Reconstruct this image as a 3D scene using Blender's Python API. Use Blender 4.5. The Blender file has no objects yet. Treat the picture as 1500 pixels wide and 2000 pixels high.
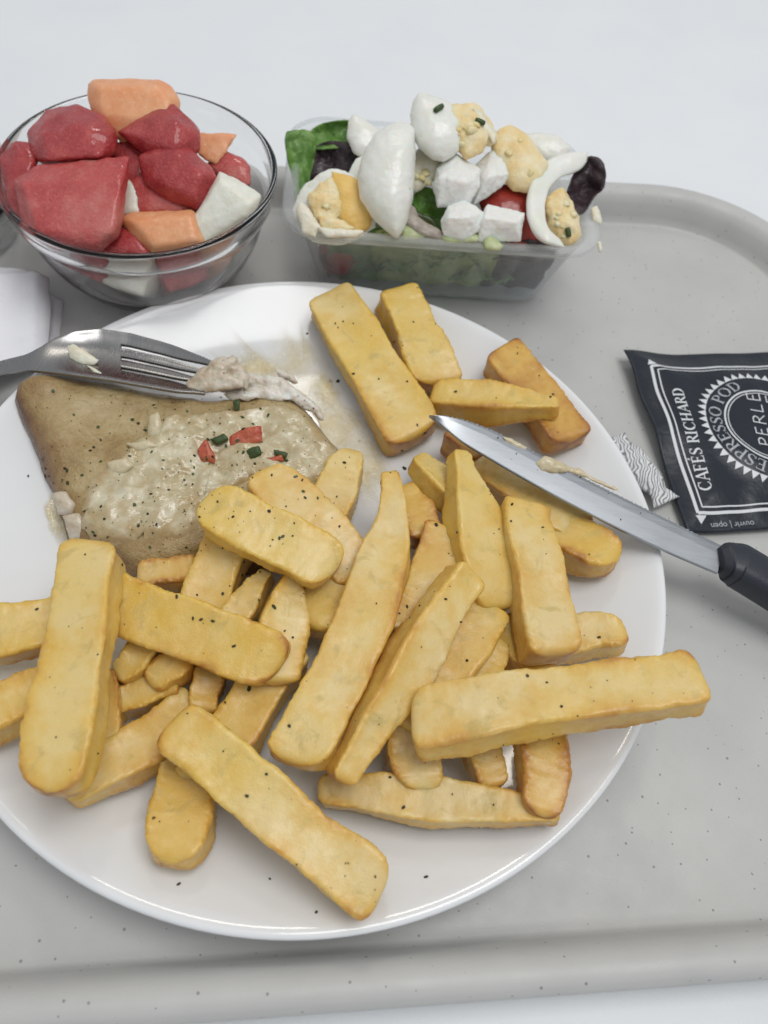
import bpy, bmesh, math, random
from mathutils import Vector, Matrix, noise
from mathutils.bvhtree import BVHTree
random.seed(11)
sc = bpy.context.scene
C = sc.collection

# ---------------------------------------------------------------- camera
PITCH, ROLL, FPX = 0.9961, 0.1771, 1503.0
CAM = Vector((.0247, -.1423, .2583))
FW = Vector((0, math.cos(PITCH), -math.sin(PITCH)))
_u0 = Vector((0, math.sin(PITCH), math.cos(PITCH))); _r0 = Vector((1, 0, 0))
RT = _r0*math.cos(ROLL) + _u0*math.sin(ROLL)
UP = -_r0*math.sin(ROLL) + _u0*math.cos(ROLL)
cd = bpy.data.cameras.new('camera'); cam = bpy.data.objects.new('camera', cd); C.objects.link(cam)
m = Matrix.Identity(4)
for i in range(3):
    m[i][0], m[i][1], m[i][2], m[i][3] = RT[i], UP[i], -FW[i], CAM[i]
cam.matrix_world = m
cd.sensor_fit = 'VERTICAL'; cd.sensor_height = 24.0; cd.sensor_width = 18.0
cd.lens = FPX/2000*24; cd.clip_start = .005; cd.clip_end = 50
cd.dof.use_dof = True; cd.dof.focus_distance = .262; cd.dof.aperture_fstop = 8.0
sc.camera = cam

# ---------------------------------------------------------------- light (indoor room)
w = bpy.data.worlds.new('World'); sc.world = w; w.use_nodes = True
w.node_tree.nodes['Background'].inputs[0].default_value = (.92, .96, 1.0, 1)
w.node_tree.nodes['Background'].inputs[1].default_value = .56
def area(name, loc, target, size, power, col, sy=None):
    l = bpy.data.lights.new(name, 'AREA'); l.energy = power; l.color = col; l.size = size
    if sy: l.shape = 'RECTANGLE'; l.size_y = sy
    o = bpy.data.objects.new(name, l); C.objects.link(o); o.location = loc
    o.rotation_euler = (Vector(target)-Vector(loc)).to_track_quat('-Z', 'Y').to_euler()
    return o
area('ceiling_panel_lamp', (.36, .06, 1.6), (0, .03, 0), .8, 12.0, (1, .99, .975))
area('small_ceiling_lamp', (-.35, 1.42, 1.75), (-.02, .06, 0), .28, 3.2, (1, .93, .82))
sc.view_settings.view_transform = 'Standard'; sc.view_settings.look = 'None'
sc.view_settings.exposure = -.07; sc.view_settings.gamma = 1; sc.view_settings.use_curve_mapping = False
sc.cycles.use_denoising = True
sc.cycles.max_bounces = 14; sc.cycles.transparent_max_bounces = 24
sc.cycles.transmission_bounces = 12; sc.cycles.sample_clamp_indirect = 6

# ---------------------------------------------------------------- helpers
def P(x, y, z):                      # photo pixel -> point at height z (metres)
    d = FW + RT*((x-750)/FPX) - UP*((y-1000)/FPX)
    return CAM + d*((z-CAM.z)/d.z)
def depth(p): return (p-CAM).dot(FW)
def D(x, y, dep): return CAM + (FW + RT*((x-750)/FPX) - UP*((y-1000)/FPX))*dep
def N3(p, s, o=0): return noise.noise(Vector((p[0]*s+o*7.3, p[1]*s-o*3.1, p[2]*s+o*1.7)))
def sstep(a, b, x):
    t = min(1, max(0, (x-a)/(b-a))); return t*t*(3-2*t)
def lerp(a, b, t): return a+(b-a)*t
def interp(pts, x):
    if x <= pts[0][0]: return pts[0][1]
    for (x0, y0), (x1, y1) in zip(pts, pts[1:]):
        if x <= x1: return y0+(y1-y0)*(x-x0)/(x1-x0)
    return pts[-1][1]
def tag(o, label=None, cat=None, group=None, kind=None):
    if label: o['label'] = label
    if cat: o['category'] = cat
    if group: o['group'] = group
    if kind: o['kind'] = kind
    return o
HIT = []                              # (verts, faces) that flecks may land on
def obj(name, V, F, mat, parent=None, smooth=True, attr=None, hit=False, fix=True):
    V = [Vector(v) for v in V]
    c = sum(V, Vector())/len(V)
    me = bpy.data.meshes.new(name)
    me.from_pydata([v-c for v in V], [], F); me.update()
    if fix:
        bm = bmesh.new(); bm.from_mesh(me); bmesh.ops.recalc_face_normals(bm, faces=bm.faces); bm.to_mesh(me); bm.free()
    if smooth: me.polygons.foreach_set('use_smooth', [True]*len(me.polygons))
    for k, vals in (attr or {}).items():
        a = me.attributes.new(k, 'FLOAT', 'POINT'); a.data.foreach_set('value', vals)
    if mat: me.materials.append(mat)
    o = bpy.data.objects.new(name, me); C.objects.link(o)
    o['wx'], o['wy'], o['wz'] = c
    if parent:
        o.parent = parent; o.location = c - Vector((parent['wx'], parent['wy'], parent['wz']))
    else: o.location = c
    if hit: HIT.append((V, F))
    return o
def empty(name, loc):
    o = bpy.data.objects.new(name, None); C.objects.link(o); o.location = loc; o.empty_display_size = .02
    o['wx'], o['wy'], o['wz'] = loc
    return o
def bm_out(bm):
    bm.verts.index_update()
    return [v.co.copy() for v in bm.verts], [[v.index for v in f.verts] for f in bm.faces]
def resample(poly, n, closed=True, smooth=True):
    """Catmull-Rom through the points, n samples evenly along the length."""
    m = len(poly); out = []
    pts = [Vector((p[0], p[1], 0)) for p in poly]
    K = 12; dense = []
    for i in range(m if closed else m-1):
        g = lambda j: pts[j % m] if closed else pts[min(m-1, max(0, j))]
        a, b, c_, d = g(i-1), g(i), g(i+1), g(i+2)
        for k in range(K):
            t = k/K
            if smooth:
                q = .5*((2*b)+(c_-a)*t+(2*a-5*b+4*c_-d)*t*t+(3*b-a-3*c_+d)*t**3)
            else: q = b.lerp(c_, t)
            dense.append(q)
    dense.append(dense[0].copy() if closed else pts[-1].copy())
    L = [0]
    for a, b in zip(dense, dense[1:]): L.append(L[-1]+(b-a).length)
    j = 0
    for k in range(n):
        s = L[-1]*k/(n if closed else n-1)
        while j < len(L)-2 and L[j+1] < s: j += 1
        t = (s-L[j])/max(1e-9, L[j+1]-L[j]); q = dense[j].lerp(dense[j+1], t); out.append((q.x, q.y))
    return out
def lathe(prof, cx, cy, n=96, z0=0):
    V, F = [], []
    for r, z in prof:
        for k in range(n):
            a = 2*math.pi*k/n; V.append((cx+r*math.cos(a), cy+r*math.sin(a), z0+z))
    M = len(prof)
    for i in range(M-1):
        for k in range(n):
            F.append((i*n+k, i*n+(k+1) % n, (i+1)*n+(k+1) % n, (i+1)*n+k))
    return V, F
def inpoly(x, y, poly):
    c = False; j = len(poly)-1
    for i in range(len(poly)):
        if (poly[i][1] > y) != (poly[j][1] > y) and x < (poly[j][0]-poly[i][0])*(y-poly[i][1])/(poly[j][1]-poly[i][1])+poly[i][0]: c = not c
        j = i
    return c
def sdist(x, y, poly):                # + inside
    d = 1e9; j = len(poly)-1
    for i in range(len(poly)):
        ax, ay = poly[j]; bx, by = poly[i]; ex, ey = bx-ax, by-ay
        t = max(0, min(1, ((x-ax)*ex+(y-ay)*ey)/max(1e-12, ex*ex+ey*ey)))
        d = min(d, math.hypot(x-ax-t*ex, y-ay-t*ey)); j = i
    return d if inpoly(x, y, poly) else -d
def tube(path, radii, n=12, squash=1.0):
    V, F = [], []
    for i, p in enumerate(path):
        t = (path[min(i+1, len(path)-1)]-path[max(i-1, 0)]).normalized()
        a = Vector((0, 0, 1)); a = (a-t*a.dot(t)).normalized(); b = t.cross(a)
        for k in range(n):
            an = 2*math.pi*k/n
            V.append(p+(b*math.cos(an)+a*math.sin(an)*squash)*radii[i])
    for i in range(len(path)-1):
        for k in range(n):
            F.append((i*n+k, i*n+(k+1) % n, (i+1)*n+(k+1) % n, (i+1)*n+k))
    F.append(tuple(range(n-1, -1, -1))); F.append(tuple(range((len(path)-1)*n, len(path)*n)))
    return V, F

# ---------------------------------------------------------------- materials
def M(name, col, rough=.5, spec=.5, **kw):
    ma = bpy.data.materials.new(name); ma.use_nodes = True
    b = ma.node_tree.nodes['Principled BSDF']
    b.inputs['Base Color'].default_value = (*col, 1); b.inputs['Roughness'].default_value = rough
    b.inputs['Specular IOR Level'].default_value = spec
    for k, v in kw.items(): b.inputs[k.replace('_', ' ')].default_value = v
    return ma
def nd(ma, typ, **kw):
    n = ma.node_tree.nodes.new(typ)
    for k, v in kw.items():
        if k in n.inputs: n.inputs[k].default_value = v
        else: setattr(n, k, v)
    return n
def ln(ma, a, b): ma.node_tree.links.new(a, b)
def coords(ma): return nd(ma, 'ShaderNodeTexCoord').outputs['Object']
def nz(ma, scale, detail=4, co=None, rough=.55, dist=0):
    n = nd(ma, 'ShaderNodeTexNoise'); n.inputs['Scale'].default_value = scale
    n.inputs['Detail'].default_value = detail; n.inputs['Roughness'].default_value = rough
    n.inputs['Distortion'].default_value = dist
    ln(ma, co or coords(ma), n.inputs['Vector']); return n.outputs['Fac']
def ramp(ma, fac, stops):
    r = nd(ma, 'ShaderNodeValToRGB'); e = r.color_ramp.elements
    while len(e) < len(stops): e.new(.5)
    for el, (p, c) in zip(e, stops): el.position = p; el.color = (*c, 1) if len(c) == 3 else c
    ln(ma, fac, r.inputs[0]); return r.outputs[0]
def mth(ma, op, a, b=None):
    n = nd(ma, 'ShaderNodeMath', operation=op)
    for i, x in enumerate((a, b)):
        if x is None: continue
        if isinstance(x, (int, float)): n.inputs[i].default_value = x
        else: ln(ma, x, n.inputs[i])
    return n.outputs[0]
def mixc(ma, fac, a, b):
    n = nd(ma, 'ShaderNodeMix', data_type='RGBA')
    for s, x in ((n.inputs[0], fac), (n.inputs[6], a), (n.inputs[7], b)):
        if isinstance(x, tuple): s.default_value = (*x, 1)
        elif isinstance(x, (int, float)): s.default_value = x
        else: ln(ma, x, s)
    return n.outputs[2]
def bsdf(ma): return ma.node_tree.nodes['Principled BSDF']
def setcol(ma, c): ln(ma, c, bsdf(ma).inputs['Base Color'])
def bump(ma, h, dist=.0003, strength=1.0):
    b = nd(ma, 'ShaderNodeBump'); b.inputs['Distance'].default_value = dist; b.inputs['Strength'].default_value = strength
    ln(ma, h, b.inputs['Height']); ln(ma, b.outputs[0], bsdf(ma).inputs['Normal'])
def at(ma, name): return nd(ma, 'ShaderNodeAttribute', attribute_name=name).outputs['Fac']

table_m = M('white_tabletop', (.74, .77, .80), .42, .4)
setcol(table_m, ramp(table_m, nz(table_m, 14, 5), [(.3, (.77, .79, .815)), (.7, (.81, .825, .84))]))
bump(table_m, nz(table_m, 900, 2), .00008)

tray_m = M('speckled_tray', (.42, .42, .41), .45, .4)
co = coords(tray_m)
vo = nd(tray_m, 'ShaderNodeTexVoronoi'); vo.inputs['Scale'].default_value = 330; ln(tray_m, co, vo.inputs['Vector'])
sepc = nd(tray_m, 'ShaderNodeSeparateColor'); ln(tray_m, vo.outputs['Color'], sepc.inputs[0])
dens = mth(tray_m, 'MULTIPLY', nz(tray_m, 60, 2, co), .9)
thr = mth(tray_m, 'MULTIPLY', mth(tray_m, 'GREATER_THAN', mth(tray_m, 'ADD', sepc.outputs[0], mth(tray_m, 'MULTIPLY', dens, .9)), .90), mth(tray_m, 'ADD', mth(tray_m, 'MULTIPLY', sepc.outputs[1], .13), .035))
spk = mth(tray_m, 'LESS_THAN', vo.outputs['Distance'], thr)
base = ramp(tray_m, nz(tray_m, 30, 5, co), [(.3, (.48, .475, .46)), (.7, (.53, .525, .505))])
setcol(tray_m, mixc(tray_m, mth(tray_m, 'MULTIPLY', spk, .62), base, (.10, .11, .13)))
bump(tray_m, nz(tray_m, 1200, 2, co), .00006)
rg = ramp(tray_m, nz(tray_m, 90, 4, co), [(.35, (.38, .38, .38)), (.7, (.55, .55, .55))])
ln(tray_m, rg, bsdf(tray_m).inputs['Roughness'])

plate_m = M('white_porcelain', (.80, .80, .795), .12, .5, Coat_Weight=.3, Coat_Roughness=.05)
setcol(plate_m, ramp(plate_m, nz(plate_m, 40, 3), [(.3, (.785, .795, .805)), (.7, (.81, .818, .825))]))

fry_m = M('fried_potato', (.6, .4, .1), .42, .45, Subsurface_Weight=.42, Subsurface_Scale=.005, Coat_Weight=.22, Coat_Roughness=.20)
bsdf(fry_m).inputs['Subsurface Radius'].default_value = (1, .6, .2)
co = coords(fry_m)
oi = nd(fry_m, 'ShaderNodeObjectInfo')
shift = nd(fry_m, 'ShaderNodeVectorMath', operation='ADD')
comb = nd(fry_m, 'ShaderNodeCombineXYZ'); rs = mth(fry_m, 'MULTIPLY', oi.outputs['Random'], 3.0)
for k in range(3): ln(fry_m, rs, comb.inputs[k])
ln(fry_m, co, shift.inputs[0]); ln(fry_m, comb.outputs[0], shift.inputs[1]); co = shift.outputs[0]
n1 = nz(fry_m, 70, 3, co, .55); n2 = nz(fry_m, 330, 5, co, .6); n3 = nz(fry_m, 28, 2, co, .5)
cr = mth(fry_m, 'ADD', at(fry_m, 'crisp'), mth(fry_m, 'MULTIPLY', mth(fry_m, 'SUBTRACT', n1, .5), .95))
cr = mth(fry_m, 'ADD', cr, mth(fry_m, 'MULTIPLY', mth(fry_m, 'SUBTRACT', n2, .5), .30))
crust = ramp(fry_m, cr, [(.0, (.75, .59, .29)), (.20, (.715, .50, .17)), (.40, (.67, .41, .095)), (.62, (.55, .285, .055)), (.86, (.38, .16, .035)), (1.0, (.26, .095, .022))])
yel = mth(fry_m, 'MULTIPLY', mth(fry_m, 'SUBTRACT', mth(fry_m, 'ADD', n3, mth(fry_m, 'MULTIPLY', oi.outputs['Random'], .35)), .55), 2.2)
ycl = nd(fry_m, 'ShaderNodeClamp'); ln(fry_m, yel, ycl.inputs[0])
hsv = mixc(fry_m, mth(fry_m, 'MULTIPLY', ycl.outputs[0], .6), crust, (.72, .49, .06))
# greenish-grey translucent blotches of moist potato, and pale dry grains
bl_ = nd(fry_m, 'ShaderNodeMapRange'); ln(fry_m, nz(fry_m, 120, 4, co, .6, .8), bl_.inputs[0]); bl_.inputs[1].default_value = .56; bl_.inputs[2].default_value = .68; bl_.inputs[4].default_value = .65
hsv = mixc(fry_m, bl_.outputs[0], hsv, (.54, .40, .13))
gr_ = nd(fry_m, 'ShaderNodeMapRange'); ln(fry_m, nz(fry_m, 800, 3, co, .6), gr_.inputs[0]); gr_.inputs[1].default_value = .60; gr_.inputs[2].default_value = .75; gr_.inputs[4].default_value = .28
hsv = mixc(fry_m, gr_.outputs[0], hsv, (.80, .67, .40))
ec = nd(fry_m, 'ShaderNodeMapRange'); ln(fry_m, cr, ec.inputs[0]); ec.inputs[1].default_value = .45; ec.inputs[2].default_value = .7
setcol(fry_m, mixc(fry_m, ec.outputs[0], hsv, crust))
bump(fry_m, mth(fry_m, 'ADD', mth(fry_m, 'MULTIPLY', nz(fry_m, 1700, 3, co), .25), mth(fry_m, 'MULTIPLY', nz(fry_m, 260, 4, co), .9)), .00045)
ln(fry_m, ramp(fry_m, n2, [(.35, (.30, .30, .30)), (.7, (.50, .50, .50))]), bsdf(fry_m).inputs['Roughness'])

fish_m = M('pan_fried_fish', (.42, .3, .15), .34, .5, Coat_Weight=.10, Coat_Roughness=.15, Subsurface_Weight=.08, Subsurface_Scale=.003)
co = coords(fish_m)
f1 = mth(fish_m, 'ADD', at(fish_m, 'crisp'), mth(fish_m, 'MULTIPLY', mth(fish_m, 'SUBTRACT', nz(fish_m, 90, 6, co, .66), .5), 1.25))
fcol = ramp(fish_m, f1, [(.0, (.50, .385, .20)), (.3, (.385, .27, .115)), (.6, (.275, .16, .06)), (.85, (.20, .095, .033)), (1, (.12, .055, .02))])
setcol(fish_m, fcol)
bump(fish_m, mth(fish_m, 'ADD', nz(fish_m, 300, 5, co, .6), mth(fish_m, 'MULTIPLY', nz(fish_m, 1100, 2, co), .3)), .0014)

sauce_m = M('cream_sauce', (.55, .49, .36), .15, .5, Coat_Weight=.2, Coat_Roughness=.06, Subsurface_Weight=.15, Subsurface_Scale=.003)
co = coords(sauce_m)
scol = ramp(sauce_m, nz(sauce_m, 120, 5, co, .55, .8), [(.28, (.42, .33, .175)), (.47, (.54, .46, .29)), (.66, (.68, .62, .46))])
sth = mth(sauce_m, 'ADD', at(sauce_m, 'thick'), mth(sauce_m, 'MULTIPLY', mth(sauce_m, 'SUBTRACT', nz(sauce_m, 150, 5, co), .5), 3.4))
scl = nd(sauce_m, 'ShaderNodeClamp'); ln(sauce_m, sth, scl.inputs[0])
setcol(sauce_m, mixc(sauce_m, scl.outputs[0], (.44, .32, .155), scol))
bump(sauce_m, nz(sauce_m, 240, 3, co), .0007)

film_m = M('thin_butter_sauce', (.72, .67, .52), .08, .6)
co = coords(film_m)
film_mix = nd(film_m, 'ShaderNodeMixShader'); tr = nd(film_m, 'ShaderNodeBsdfTransparent')
bump(film_m, nz(film_m, 200, 4, co), .0014)
setcol(film_m, ramp(film_m, nz(film_m, 90, 4, co), [(.35, (.80, .76, .62)), (.65, (.72, .60, .34))]))
a_ = mth(film_m, 'MULTIPLY', at(film_m, 'thick'), .95)
ln(film_m, a_, film_mix.inputs[0]); ln(film_m, tr.outputs[0], film_mix.inputs[1]); ln(film_m, bsdf(film_m).outputs[0], film_mix.inputs[2])
ln(film_m, film_mix.outputs[0], film_m.node_tree.nodes['Material Output'].inputs['Surface'])

def brushed(name, col, rough, ang, st=(2500, 120, 400)):
    ma = M(name, col, rough, .5, Metallic=1.0)
    mp = nd(ma, 'ShaderNodeMapping'); ln(ma, coords(ma), mp.inputs['Vector']); mp.inputs['Rotation'].default_value = (0, 0, ang); mp.inputs['Scale'].default_value = st
    n = nz(ma, 1, 4, mp.outputs[0], .7); n2_ = nz(ma, 90, 4)
    ln(ma, ramp(ma, mth(ma, 'ADD', mth(ma, 'MULTIPLY', n, .5), mth(ma, 'MULTIPLY', n2_, .5)), [(.35, (rough*.85,)*3), (.65, (rough*1.18,)*3)]), bsdf(ma).inputs['Roughness'])
    setcol(ma, ramp(ma, n, [(.3, tuple(c*.94 for c in col)), (.7, tuple(min(1, c*1.05) for c in col))]))
    bump(ma, n, .000012); return ma
steel_m = brushed('brushed_steel', (.30, .295, .29), .26, 1.2)
blade_m = brushed('blade_steel', (.33, .345, .365), .34, .27, (60, 1800, 300))
handle_m = M('black_plastic_handle', (.020, .024, .034), .38, .45)
bump(handle_m, nz(handle_m, 1600, 2), .0001)
packet_m = M('black_foil_packet', (.011, .016, .025), .36, .35, Coat_Weight=.06, Coat_Roughness=.2)
bump(packet_m, nz(packet_m, 120, 5), .0006)
print_m = M('silver_white_print', (.70, .71, .73), .4, .4)
print_grey_m = M('grey_print', (.42, .44, .47), .4, .4)
napkin_m = M('white_paper_tissue', (.86, .86, .89), .85, .2)
bump(napkin_m, mth(napkin_m, 'ADD', nz(napkin_m, 420, 4), nz(napkin_m, 1600, 2)), .00015)

glass_m = M('clear_glass', (.99, .995, .995), .02, .5, Transmission_Weight=1.0, IOR=1.40)

plastic_m = bpy.data.materials.new('cloudy_plastic'); plastic_m.use_nodes = True
nt = plastic_m.node_tree; b = bsdf(plastic_m)
b.inputs['Base Color'].default_value = (.88, .90, .91, 1); b.inputs['Roughness'].default_value = .28
b.inputs['Transmission Weight'].default_value = 0
t1 = nd(plastic_m, 'ShaderNodeBsdfTransparent'); t1.inputs[0].default_value = (.985, .99, .99, 1)
tl = nd(plastic_m, 'ShaderNodeBsdfTranslucent'); tl.inputs[0].default_value = (.9, .92, .93, 1)
mx = nd(plastic_m, 'ShaderNodeMixShader'); mx.inputs[0].default_value = .4
ln(plastic_m, b.outputs[0], mx.inputs[1]); ln(plastic_m, tl.outputs[0], mx.inputs[2])
mx2 = nd(plastic_m, 'ShaderNodeMixShader'); ln(plastic_m, t1.outputs[0], mx2.inputs[1]); ln(plastic_m, mx.outputs[0], mx2.inputs[2])
lw = nd(plastic_m, 'ShaderNodeLayerWeight'); lw.inputs[0].default_value = .35
ln(plastic_m, mth(plastic_m, 'ADD', mth(plastic_m, 'MULTIPLY', lw.outputs['Facing'], .30), .13), mx2.inputs[0])
ln(plastic_m, mx2.outputs[0], nt.nodes['Material Output'].inputs['Surface'])

def grain(ma, col, scale=700, amt=.22):
    l = bsdf(ma).inputs['Base Color'].links[0]; src = l.from_socket; mr = nd(ma, 'ShaderNodeMapRange'); ln(ma, nz(ma, scale, 4, None, .65), mr.inputs[0])
    mr.inputs[1].default_value = .52; mr.inputs[2].default_value = .70; mr.inputs[4].default_value = amt; setcol(ma, mixc(ma, mr.outputs[0], src, col))
def flesh(name, stops, rough=.25, sc_=160, bd=.0008, sss=.25, wet=0.0, bs=500, fine=.5):
    ma = M(name, stops[0][1], rough, .5, Subsurface_Weight=sss, Subsurface_Scale=.005, Coat_Weight=wet, Coat_Roughness=.08)
    co = coords(ma); setcol(ma, ramp(ma, nz(ma, sc_, 5, co, .6), stops))
    bump(ma, mth(ma, 'ADD', mth(ma, 'MULTIPLY', nz(ma, bs*1.7, 4, co, .65), fine), nz(ma, bs*.4, 4, co)), bd); return ma
melon_red_m = flesh('watermelon_flesh', [(.3, (.35, .016, .021)), (.55, (.45, .038, .04)), (.75, (.55, .11, .095))], .24, 130, .0006, .38, .5, 520, 1.5)
melon_pink_m = flesh('pale_watermelon_flesh', [(.3, (.47, .042, .045)), (.5, (.55, .085, .078)), (.72, (.64, .22, .185))], .26, 60, .0005, .38, .4, 560, 1.6)
grain(melon_red_m, (.70, .22, .20)); grain(melon_pink_m, (.76, .36, .32))
cantaloupe_m = flesh('cantaloupe_flesh', [(.3, (.74, .30, .13)), (.6, (.79, .39, .20)), (.8, (.82, .50, .31))], .32, 90, .0003)
grain(cantaloupe_m, (.86, .58, .40), 500, .35)
honeydew_m = flesh('honeydew_flesh', [(.3, (.72, .72, .60)), (.6, (.80, .80, .71)), (.8, (.85, .85, .79))], .3, 220, .0004)
grain(honeydew_m, (.88, .88, .82), 600, .6)
eggw_m = flesh('egg_white', [(.3, (.74, .75, .66)), (.6, (.81, .81, .76)), (.8, (.83, .82, .74))], .2, 60, .0003, .3)
yolk_m = flesh('egg_yolk', [(.3, (.78, .55, .23)), (.5, (.82, .66, .36)), (.70, (.85, .77, .55))], .42, 130, .0007, .3, bs=450)
yolk2_m = flesh('bright_egg_yolk', [(.3, (.76, .47, .11)), (.6, (.81, .56, .18)), (.8, (.84, .66, .32))], .45, 110, .0005, .3)
feta_m = flesh('white_cheese', [(.3, (.78, .78, .74)), (.7, (.86, .86, .83))], .45, 120, .0005, .3)
cream_m = flesh('cream_dressing', [(.3, (.74, .68, .5)), (.7, (.82, .79, .68))], .25, 200, .0006)
tomato_m = flesh('tomato_skin', [(.3, (.26, .022, .016)), (.7, (.40, .05, .03))], .15, 60, .0002)
dice_m = flesh('tomato_dice', [(.3, (.42, .055, .025)), (.7, (.54, .16, .08))], .2, 200, .0005)
whitefish_m = flesh('white_fish_flesh', [(.3, (.40, .30, .19)), (.5, (.58, .50, .38)), (.72, (.70, .65, .56))], .22, 130, .0006, .25, .3)
torn_m = flesh('torn_white_flesh', [(.3, (.58, .50, .38)), (.5, (.74, .70, .62)), (.72, (.82, .80, .76))], .2, 170, .0009, .3, .3)
lump_m = flesh('sauce_lumps', [(.3, (.54, .45, .27)), (.7, (.70, .62, .44))], .16, 200, .0005, .2, .3)
cuke_m = flesh('cucumber_flesh', [(.3, (.40, .48, .20)), (.7, (.58, .62, .38))], .25, 160, .0006)
def leafmat(name, stops, rough=.28):
    ma = M(name, stops[0][1], rough, .5); co = coords(ma)
    setcol(ma, ramp(ma, nz(ma, 120, 6, co, .6, 1.2), stops)); bump(ma, nz(ma, 260, 5, co, .6, .8), .0012); return ma
leaf_m = leafmat('green_lettuce', [(.3, (.06, .15, .022)), (.55, (.13, .27, .05)), (.8, (.28, .40, .13))])
leafd_m = leafmat('purple_lettuce', [(.3, (.022, .016, .018)), (.55, (.05, .03, .036)), (.8, (.11, .07, .08))], .2)
stem_m = leafmat('pale_leaf_stem', [(.3, (.32, .26, .22)), (.7, (.50, .45, .38))])
pepper_m = M('dark_pepper', (.035, .028, .018), .6, .3)
setcol(pepper_m, ramp(pepper_m, nz(pepper_m, 300, 1), [(.4, (.022, .02, .012)), (.6, (.06, .06, .022))]))
herb_m = M('chopped_green_herb', (.045, .075, .02), .4, .4)

# ---------------------------------------------------------------- setting: table
def table():
    n = 24; V, F = [], []
    for j in range(n+1):
        for i in range(n+1): V.append((-1.2+2.4*i/n, -.7+2.4*j/n, -.0045))
    for j in range(n):
        for i in range(n): F.append((j*(n+1)+i, j*(n+1)+i+1, (j+1)*(n+1)+i+1, (j+1)*(n+1)+i))
    k = len(V)
    for x, y in ((-1.2, -.7), (1.2, -.7), (1.2, 1.7), (-1.2, 1.7)): V.append((x, y, -.03))
    F.append((k+3, k+2, k+1, k))
    for a, b, c_, d in ((0, n, k+1, k), (n, (n+1)*(n+1)-1, k+2, k+1), ((n+1)*(n+1)-1, n*(n+1), k+3, k+2), (n*(n+1), 0, k, k+3)): F.append((b, a, d, c_))
    tag(obj('table_top', V, F, table_m, smooth=False), kind='structure')
table()

# ---------------------------------------------------------------- tray
TY = math.radians(12.16)
def tray():
    x0, x1, y0, y1, r0 = -.21, .25, -.1316, .2066, .065
    # (outward offset, height): floor edge, wall, rounded crest, skirt
    prof = [(-.004, 0), (-.001, .0002), (.0003, .0012), (.0014, .005), (.0030, .0105), (.0050, .0142), (.0080, .0162), (.0115, .0168),
            (.0142, .0155), (.0155, .0125), (.0158, .0085), (.0150, .0082), (.0135, .0118), (.0105, .0130), (.0085, .0105), (.005, .001), (.002, -.0025), (-.006, -.0042)]
    V, F = [], []; q = 14
    cs = [(x1-r0, y1-r0, 0), (x0+r0, y1-r0, 90), (x0+r0, y0+r0, 180), (x1-r0, y0+r0, 270)]
    def loop(off, z):
        pts = []
        for cx, cy, a0 in cs:
            for k in range(q+1):
                a = math.radians(a0+90*k/q); pts.append((cx+(r0+off)*math.cos(a), cy+(r0+off)*math.sin(a), z))
        return pts
    loops = [loop(o, z) for o, z in prof]
    # subdivide straights a little so the worn crest can wander
    def rot(p): return (p[0]*math.cos(TY)-p[1]*math.sin(TY), p[0]*math.sin(TY)+p[1]*math.cos(TY), p[2])
    n = len(loops[0])
    for L in loops: V += [rot(p) for p in L]
    for i in range(len(loops)-1):
        for k in range(n): F.append((i*n+k, i*n+(k+1) % n, (i+1)*n+(k+1) % n, (i+1)*n+k))
    V2 = [rot(p) for p in loops[0]]
    F.append(tuple(range(n-1, -1, -1)))
    F.append(tuple(range((len(loops)-1)*n, len(loops)*n)))
    o = obj('serving_tray', V, F, tray_m, hit=True)
    tag(o, 'grey speckled plastic canteen tray under the plate and bowls', 'tray')
tray()

# ---------------------------------------------------------------- plate
def plate_z(r):
    return interp([(0, .0055), (.085, .0055), (.092, .0062), (.10, .0080), (.108, .0104), (.116, .0136), (.124, .0176), (.1275, .0195), (.13, .0200), (.2, .0200)], r)
def plate():
    pr = [(0.0001, .0055)] + [(.0042*i, plate_z(.0042*i)) for i in range(1, 30)]
    pr += [(.1245, .0180), (.1268, .01925), (.1283, .0198), (.1293, .0198), (.1300, .0193), (.1303, .0184), (.1300, .0174), (.1288, .0161), (.124, .0125), (.116, .0085), (.106, .0050), (.098, .0028), (.0925, .0012), (.090, .0002), (.087, .0002), (.0855, .0018), (.06, .0024), (.0001, .0024)]
    V, F = lathe(pr, 0, 0, 160)
    tag(obj('dinner_plate', V, F, plate_m, hit=True), 'round white porcelain dinner plate holding the fish and fries', 'plate')
plate()

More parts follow.
